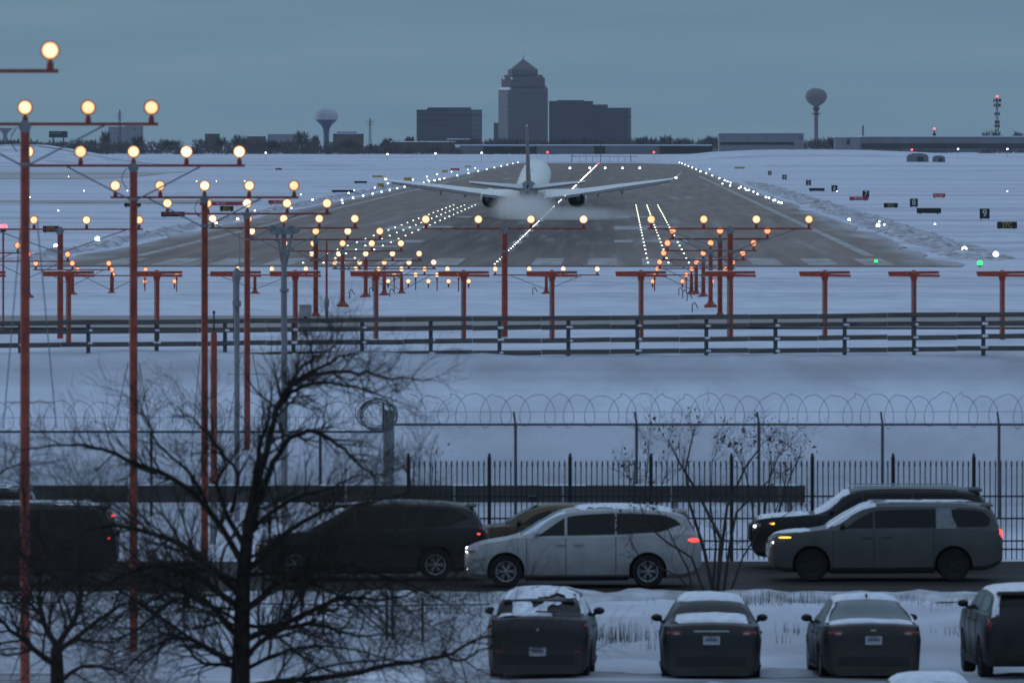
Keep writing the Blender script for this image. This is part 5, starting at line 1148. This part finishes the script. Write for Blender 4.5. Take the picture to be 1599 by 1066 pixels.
# parked cars seen from behind
def parked(px, Y): X = wx(px, Y); return (X, Y, ground(X, Y) + .02)
def xover_spec():
    L = 4.72; q = lambda p: p
    return dict(L=L, W=1.86, H=1.64, wr=.36, axles=(.92, 3.72), tum=.24, spokes=5, rim=M_RIMD,
        zb=[(0,.42),(.12,.28),(.5,.22),(4.2,.25),(4.6,.17),(4.72,.18)], wid=[(0,.72),(.06,.80),(.25,.90),(.7,.95),(1.2,.96),(3.9,.96),(4.4,.935),(4.65,.89),(4.72,.83)],
        belt=[(0,.78),(.08,.88),(.35,.98),(.9,1.04),(1.25,1.07),(2,1.08),(3.2,1.11),(3.9,1.14),(4.4,1.16),(4.6,1.14),(4.68,1.08),(4.72,.92)],
        roof=[(0,.78),(.08,.88),(.35,.98),(.9,1.04),(1.28,1.09),(1.7,1.36),(2.1,1.56),(2.5,1.60),(3.1,1.59),(3.6,1.53),(3.9,1.46),(4.0,1.42),(4.4,1.20),(4.52,1.165),(4.6,1.15),(4.68,1.08),(4.72,.92)],
        panes=[(1.58,2.35,[(1.58,.12),(2.35,.06)],[(1.58,.16),(1.95,.66),(2.35,.88)]),(2.4,3.3,.06,.88),(3.34,4.0,[(3.34,.08),(4.0,.3)],[(3.34,.86),(4.0,.6)])],
        wind=(1.32,2.06), rear=(3.98,4.42), rearf=.92, mirror=1.60, handles=(2.3,3.15), seams=(1.38,2.38,3.32), clad=.12,
        lamps=[(.66,.18,.86,.14,.12,.06,M_LENSW,'headlight'),(.80,4.58,1.04,.12,.10,.06,M_LENSOFF,'taillight'),(.72,4.70,.58,.09,.03,.03,M_LENSOFF,'reflector')],
        boxes=[(0,3.96,1.47,1.3,.22,.03,M_NAVY,'spoiler'),(0,4.70,.44,1.4,.05,.18,M_TRIM,'bumper_insert'),(0,4.72,.98,.06,.02,.05,M_CHROME,'badge')], plate=(4.74,.58),
        snow=[(1.9,3.9,-.92,.92,3,.035,-.12),(4.02,4.45,-.75,.62,21,.03,.22),(4.36,4.5,-.9,.3,2,.03,-.2),(1.35,2.0,-.97,.97,5,.03,-.6),(3.3,4.35,-1.0,-.88,7,.03,-.7),(3.3,4.3,.90,1.0,4,.03,-.5)])
s = xover_spec(); t, rg = car('crossover_suv', 'dark crossover with snow patches on roof and rear glass, leftmost of the parked row', 'suv', parked(848, 177.2), R(-2.6), s, M_NAVY)
sp = MB(); sp.box((.80, -1.1, 1.36), (.03, 1.35, .30), rot=(0, R(-22), 0)); sp.build('snowy_side_glass', M_SNOWCAP, t)
MB().tube([(-.05, -2.06, 1.30), (.33, -2.04, 1.285)], .013, 5).build('rear_wiper', M_TRIM, t)
s = sedan_spec(1.50); s['snow'] = [(2.1, 3.42, -.97, .97, 4, .05, -.75), (3.9, 4.34, -.8, .8, 11, .035, -.18), (1.42, 2.1, -.97, .97, 6, .04, -.6)]
car('sedan', 'dark sedan with an even snow cap on the roof and a chrome boot strip', 'sedan', parked(1108.5, 177.2), R(-.5), s, M_BLACKP)
s = sedan_spec(1.50); s['rearglass'] = M_GLASSREFL; s['snow'] = [(2.05, 3.36, -.97, .97, 14, .03, -.75), (4.16, 4.42, -.9, .9, 3, .03, -.8), (3.4, 4.2, -.99, -.90, 5, .03, -.7), (3.4, 4.2, .90, .99, 8, .03, -.7), (1.42, 2.1, -.97, .97, 6, .04, -.6)]
s['boxes'] = [q for q in s['boxes'] if q[7] != 'trunk_trim'] + [(0, 3.25, 1.52, .03, .12, .09, M_TRIM, 'roof_fin'), (0, 4.84, .96, .10, .02, .05, M_CHROME, 'badge')]
car('sedan', 'dark brown sedan with a clear teal rear window and white rimmed roof', 'sedan', parked(1347, 177.2), R(2.6), s, M_MAROON)
s = suv_spec(1.66, 4.75); s['tum'] = .23; s['lamps'] = [(.78,.13,.98,.12,.10,.08,M_LENSW,'headlight'),(.86,4.68,1.05,.09,.06,.10,M_LENSOFF,'taillight')]; s['snow'] = [(2.0, 4.3, -.99, .99, 3, .035, -.7), (1.35, 2.0, -.97, .97, 5, .03, -.6), (.3, 1.2, -.97, .97, 5, .03, -.5)]
s['snow'].append((4.25, 4.70, -1.0, -.84, 7, .035, -.7)); s['boxes'] = [q for q in s['boxes'] if q[7] != 'roof_rail']; s['plate'] = (4.77, 1.0)
car('suv', 'black sport utility vehicle cut by the right edge, snow along its left roof edge', 'suv', parked(1599, 177.3), R(3.5), s, M_BLACKP)
for px, lab, h in ((1447, 'snowy roof of a nearer car just showing at the bottom right', 1.50), (603, 'snowy roof of a nearer car just showing at the bottom, left of the crossover', 1.50), (1668, 'nearer car at the bottom right corner, only its roof end showing', 1.55)):
    s = sedan_spec(h); s['snow'] = [(2.0, 3.4, -.98, .98, px*.01, .05, -.75), (1.42, 2.1, -.97, .97, 6, .04, -.6), (.4, 1.3, -.95, .95, 6, .04, -.6), (3.4, 4.4, -.95, .95, 6, .04, -.6)]
    car('sedan', lab, 'sedan', parked(px, 150.6), R(1), s, M_BLACKP)
# ---------------------------------------------------------------- bare trees and shrubs in the foreground
def grow(mb, p, d, L, r, lvl, rnd, minr=.0032, up=.10, spread=.75, flat=.55):
    n = 5 if L > .5 else 3; pts = [p.copy()]; rad = [r]; q = p.copy(); dd = d.copy()
    kids = []
    for i in range(n):
        dd = (dd + Vector((rnd.gauss(0, .20), rnd.gauss(0, .20)*flat, rnd.gauss(0, .20) + up*.4))).normalized()
        q = q + dd * (L/n); pts.append(q.copy()); rad.append(max(r*(1 - .62*(i+1)/n), minr)); kids.append((q.copy(), dd.copy(), rad[-1], (i+1)/n))
    mb.tube(pts, rad, 6 if r > .03 else (4 if r > .008 else 3), cap=False)
    if lvl <= 0: return
    for (k, kd, kr, f) in kids:
        for c in range(2 if (lvl > 1 and rnd.random() < .6) else 1):
            if rnd.random() < (.5 if f < .3 else .14): continue
            a = rnd.uniform(.35, 1.0)*spread; ax = Vector((rnd.gauss(0, .45), 1 if rnd.random() < .5 else -1, rnd.gauss(0, .45))).normalized()
            nd = (Matrix.Rotation(a, 3, ax) @ kd + Vector((0, rnd.gauss(0, .25)*flat, up))).normalized()
            grow(mb, k, nd, L*rnd.uniform(.40, .68), kr*rnd.uniform(.5, .75), lvl-1, rnd, minr, up, spread, flat)
def limb_tree(name, label, base_px, Y, limbs, seed, trunk, lvl=3, depth=1.6, minr=.0022, kidlen=.9):
    rnd = random.Random(seed); X = wx(base_px, Y); zg = ground(X, Y); org = Vector((X, Y, zg)); u = Y/F
    t = thing(name, label, 'tree', org)
    def P(px, py, dy=0): return at(px, py, Y) + Vector((0, dy, 0)) - org
    tr = MB(); pts = [P(a, b_) for a, b_, r in trunk]; pts[0].z = -.2
    tr.tube(pts, [r*u for a, b_, r in trunk], 12); tr.build('trunk', M_BARK, t)
    br = MB(); tw = MB()
    for pl, r0, dens in limbs:
        dy = rnd.uniform(-depth, depth); n = len(pl); pts = [P(a, b_, dy*i/(n-1)) for i, (a, b_) in enumerate(pl)]
        f = []
        for i in range(n-1):                               # smooth and roughen the limb
            for j in range(4):
                tt = j/4; a, b_, c, e = pts[max(i-1, 0)], pts[i], pts[i+1], pts[min(i+2, n-1)]
                f.append(.5*((2*b_) + (c-a)*tt + (2*a-5*b_+4*c-e)*tt*tt + (3*b_-a-3*c+e)*tt**3))
        f.append(pts[-1]); m_ = len(f); f = [q + Vector((rnd.gauss(0, .012), rnd.gauss(0, .03), rnd.gauss(0, .012))) for q in f]; f[0] = pts[0]
        rad = [max(r0*.68*u*(1 - .8*i/(m_-1)), .006) for i in range(m_)]
        br.tube(f, rad, 8, cap=False)
        for i in range(2, m_):
            dd = (f[i]-f[i-1]).normalized()
            for c in range(dens):
                if rnd.random() < .30: continue
                a = rnd.uniform(.35, 1.1)*(1 if rnd.random() < .5 else -1)
                nd = (Matrix.Rotation(a, 3, 'Y') @ dd + Vector((0, rnd.gauss(0, .35), .12))).normalized()
                grow(tw, f[i], nd, kidlen*(1 if pl[-1][1] > 760 else .62)*rnd.uniform(.5, 1.2), max(rad[i]*rnd.uniform(.35, .6), .007), lvl-1, rnd, minr)
    br.build('branches', M_BARK, t); tw.build('twigs', M_TWIG, t)
limbs = [
 ([(398, 765), (420, 690), (440, 620), (475, 588), (520, 562), (560, 548)], 9, 2),
 ([(432, 640), (455, 612), (490, 598), (545, 600), (590, 612), (622, 622)], 6, 2),
 ([(455, 600), (500, 583), (560, 582), (610, 592), (668, 596)], 6, 2),
 ([(440, 620), (470, 575), (500, 556), (530, 535)], 5, 2),
 ([(398, 765), (405, 700), (425, 640), (426, 600)], 7, 2),
 ([(385, 840), (420, 740), (455, 685), (490, 672), (540, 700), (570, 730), (600, 738)], 8, 2),
 ([(378, 880), (330, 800), (270, 745), (200, 715), (150, 695), (100, 690), (40, 700)], 8, 2),
 ([(330, 800), (300, 740), (250, 690), (230, 650), (215, 640)], 4.5, 2),
 ([(360, 800), (370, 740), (330, 690), (300, 655), (270, 650)], 5, 2),
 ([(375, 930), (300, 860), (230, 830), (160, 820), (90, 850)], 9, 2),
 ([(378, 900), (440, 840), (500, 800), (560, 790), (640, 770)], 8, 2),
 ([(378, 960), (450, 900), (530, 880), (610, 900), (690, 930)], 9, 3),
 ([(380, 1000), (470, 960), (540, 930), (600, 935), (660, 915)], 8, 3),
 ([(376, 950), (310, 900), (250, 880), (180, 900), (130, 930)], 9, 3),
 ([(378, 1030), (430, 985), (500, 975), (560, 990), (620, 985)], 7, 3),
 ([(300, 1085), (400, 1068), (520, 1052), (600, 1035), (690, 1018), (745, 990), (775, 985)], 9, 1),
 ([(690, 1018), (720, 1030), (760, 1010), (800, 1008)], 4, 1),
 ([(374, 1000), (320, 940), (270, 940), (220, 980), (170, 1010)], 8, 3),
 ([(376, 1050), (300, 1000), (240, 1010), (180, 1060)], 7, 3),
 ([(378, 870), (400, 820), (460, 780), (520, 760), (560, 740)], 7, 3),
 ([(380, 850), (340, 770), (350, 720), (320, 700)], 7, 3)]
_r = random.Random(77)
for _k in range(14):                                      # low tangled limbs
    _y = _r.uniform(870, 1080); _s = -1 if _r.random() < .52 else 1; _e = (377 + _s*_r.uniform(170, 360), _r.uniform(850, 1060))
    limbs.append(([(377, _y), (377 + _s*60, _y - _r.uniform(0, 50)), ((377 + _e[0])/2 + _r.uniform(-30, 30), (_y + _e[1])/2 - _r.uniform(20, 60)), _e], _r.uniform(3.5, 6), 3))
limb_tree('bare_tree', 'large dark bare tree filling the lower left of the picture', 376, 136.0, limbs, 4, [(374, 1330, 22), (374, 1120, 17), (377, 1000, 13.5), (380, 900, 11), (388, 820, 9), (398, 765, 7)], lvl=3, depth=1.8, kidlen=.95)
limbs2 = [([(88, 1010), (66, 960), (62, 900), (75, 860), (40, 800)], 8, 3), ([(88, 1010), (118, 960), (122, 900), (110, 840), (130, 800)], 8, 3), ([(88, 1020), (150, 970), (200, 940), (260, 950)], 7, 3), ([(90, 1040), (40, 1000), (0, 960), (-40, 900)], 8, 3), ([(62, 900), (20, 850), (-20, 760), (40, 720)], 6, 3), ([(90, 1060), (140, 1040), (200, 1060)], 6, 2), ([(66, 960), (30, 930), (-10, 900)], 5, 3)]
limb_tree('bare_tree', 'smaller forked bare tree in the bottom left corner', 90, 141.0, limbs2, 12, [(92, 1290, 16), (91, 1100, 13), (88, 1010, 9)], lvl=3, depth=1.2, kidlen=.9)
M_SHRUB = mat('shrub_bark', (.045, .038, .035), .95, var=.3, spec=.1); M_DRY = mat('dry_seed_leaf', (.060, .046, .040), .95, var=.3, spec=.1)
def shrub(label, base_px, Y, stems, seed, tips=8):
    rnd = random.Random(seed); X = wx(base_px, Y); zg = ground(X, Y); org = Vector((X, Y, zg)); u = Y/F
    t = thing('shrub', label, 'shrub', org); st = MB(); tw = MB(); lf = MB()
    for pl, r0 in stems:
        pts = [at(a, b_, Y) - org + Vector((0, rnd.gauss(0, .12)*i, 0)) for i, (a, b_) in enumerate(pl)]; pts[0].z = -.1
        n = len(pts); st.tube(pts, [max(r0*.66*u*(1-.7*i/(n-1)), .005) for i in range(n)], 6)
        for i in range(1, n):
            for c in range(2 if i < n-1 else 4):
                d = ((pts[i]-pts[i-1]).normalized() + Vector((rnd.gauss(0, .55), rnd.gauss(0, .4), .25))).normalized()
                L = rnd.uniform(.35, .8) if i >= n-2 else rnd.uniform(.2, .5)
                grow(tw, pts[i], d, L, .007, 2, rnd, .002, .12, .7)
                for k in range(tips if i >= n-2 else 0):
                    q = pts[i] + d*L*rnd.uniform(.5, 1.3) + Vector((rnd.gauss(0, .12), rnd.gauss(0, .12), rnd.gauss(0, .12))); s_ = rnd.uniform(.012, .03)
                    v = [q + Vector((rnd.gauss(0, s_), rnd.gauss(0, s_), rnd.gauss(0, s_*1.4))) for _ in range(4)]; lf.add(v, [(0, 1, 2, 3)])
    st.build('stem', M_SHRUB, t); tw.build('twigs', M_SHRUB, t)
    if lf.v: lf.build('dry_leaves', M_DRY, t)
shrub('tall dry shrub in front of the silver minivan tail, fanning over the fences', 1120, 206.6, [
    ([(1118, 925), (1128, 850), (1135, 790), (1165, 730), (1185, 700)], 5), ([(1120, 925), (1125, 840), (1090, 770), (1060, 720), (1045, 690)], 5), ([(1117, 925), (1100, 860), (1075, 780), (1070, 730), (1080, 680)], 5),
    ([(1105, 925), (1080, 870), (1040, 845), (1010, 820), (990, 760)], 3.5), ([(1085, 925), (1075, 890), (1052, 845), (1030, 800)], 3), ([(1128, 925), (1140, 850), (1150, 800), (1200, 750), (1215, 715)], 4), ([(1135, 925), (1160, 870), (1185, 830), (1230, 800)], 3), ([(1112, 925), (1118, 850), (1110, 790), (1112, 720)], 3.5), ([(1095, 925), (1060, 900), (1000, 870), (985, 845)], 2.5)], 3)
shrub('low dry shrub between the two iron fence posts right of centre', 1190, 226, [([(1180, 860), (1175, 790), (1165, 740), (1150, 705)], 3), ([(1190, 860), (1195, 790), (1205, 730), (1200, 690)], 3), ([(1200, 860), (1215, 800), (1235, 740), (1245, 715)], 3), ([(1195, 860), (1210, 800), (1225, 760)], 2.5)], 9)
shrub('small dry shrub behind the picket fence beside the fourth ball topped post', 1000, 226.5, [([(1000, 860), (1003, 800), (1010, 740), (1012, 712)], 2.5), ([(1000, 860), (990, 800), (985, 750)], 2.5), ([(1004, 860), (1022, 800), (1035, 755)], 2.5)], 17, 6)
shrub('small bare shrub behind the picket fence near its left end', 660, 226, [([(655, 860), (650, 800), (640, 745)], 2.2), ([(660, 860), (668, 800), (676, 735)], 2.2)], 23, 3)
def grass():
    rnd = random.Random(31); mb = MB()
    def tuft(px, py, n, w_, hmax):
        Y = F*9.87/(py-HY)
        for i in range(n):
            X = wx(px, Y) + rnd.gauss(0, w_); y = Y + rnd.gauss(0, .5); z = rough_ground(X, y); h = rnd.uniform(.3, 1)*hmax; l = rnd.gauss(0, .12)*h; r = .005
            mb.add([(X-r, y, z-.05), (X+r, y, z-.05), (X+l*.4, y, z+h*.6), (X+l, y+rnd.gauss(0, .03), z+h), (X+l*.4-r, y, z+h*.6)], [(0, 1, 2, 4), (4, 2, 3)])
    tuft(965, 1000, 90, .35, .55); tuft(940, 998, 30, .2, .35); tuft(1000, 1000, 20, .2, .4); tuft(1185, 945, 60, .5, .4); tuft(1240, 940, 60, .5, .4); tuft(1210, 940, 40, .5, .35); tuft(1440, 940, 40, .6, .25); tuft(1480, 945, 30, .3, .2); tuft(690, 955, 90, .7, .4); tuft(740, 940, 60, .5, .4); tuft(1490, 990, 25, .2, .25); tuft(1245, 985, 25, .2, .3); tuft(1020, 1010, 10, .2, .3); tuft(1215, 1000, 10, .3, .3)
    for i in range(60): tuft(rnd.uniform(300, 1599), rnd.uniform(930, 1010), 3, .1, .18)
    tag(mb.build('dry_grass', mat('dry_grass_stalks', (.075, .065, .05), .95, var=.3, spec=.1)), 'dry grass stalks poking through the snow of the verge', 'grass', None, 'stuff')
grass()
# lumps of ploughed snow along the road edge
def bank():
    mb = MB(); secs = []
    for x in np.arange(-40, 40, .25):
        k = .5 + .8*abs(noise.noise((x*.5, 1, 0))) + .4*noise.noise((x*2.1, 4, 0)); k = max(k, .1)
        secs.append([(x, 206.7 + a + .25*noise.noise((x*.3, 9, 0)), ground(x, 206.7) + .03 + z*k) for a, z in ((-1.5, -.10), (-.9, .10), (-.3, .20), (.15, .17), (.5, -.08))])
    mb.loft(secs, closed=False, cap=False); struct('snow_bank', mb, mat('ploughed_snow', (.24, .25, .27), .9, scale=1.6, col2=(.60, .63, .70), bump=.6), sharp=70)
bank()
# ---------------------------------------------------------------- haze
def haze():
    mb = MB().box((0, 5000, 45), (9000, 12400, 120)); 
    m = bpy.data.materials.new('haze_air'); m.use_nodes = True; t = m.node_tree; t.nodes.clear()
    out = t.nodes.new('ShaderNodeOutputMaterial'); v = t.nodes.new('ShaderNodeVolumePrincipled'); v.inputs['Color'].default_value = (.86, .92, 1.0, 1); v.inputs['Density'].default_value = HAZE_D; v.inputs['Anisotropy'].default_value = .0
    t.links.new(v.outputs[0], out.inputs['Volume'])
    tag(mb.build('haze', m), kind='stuff')
HAZE_D = 1.4e-5
haze()
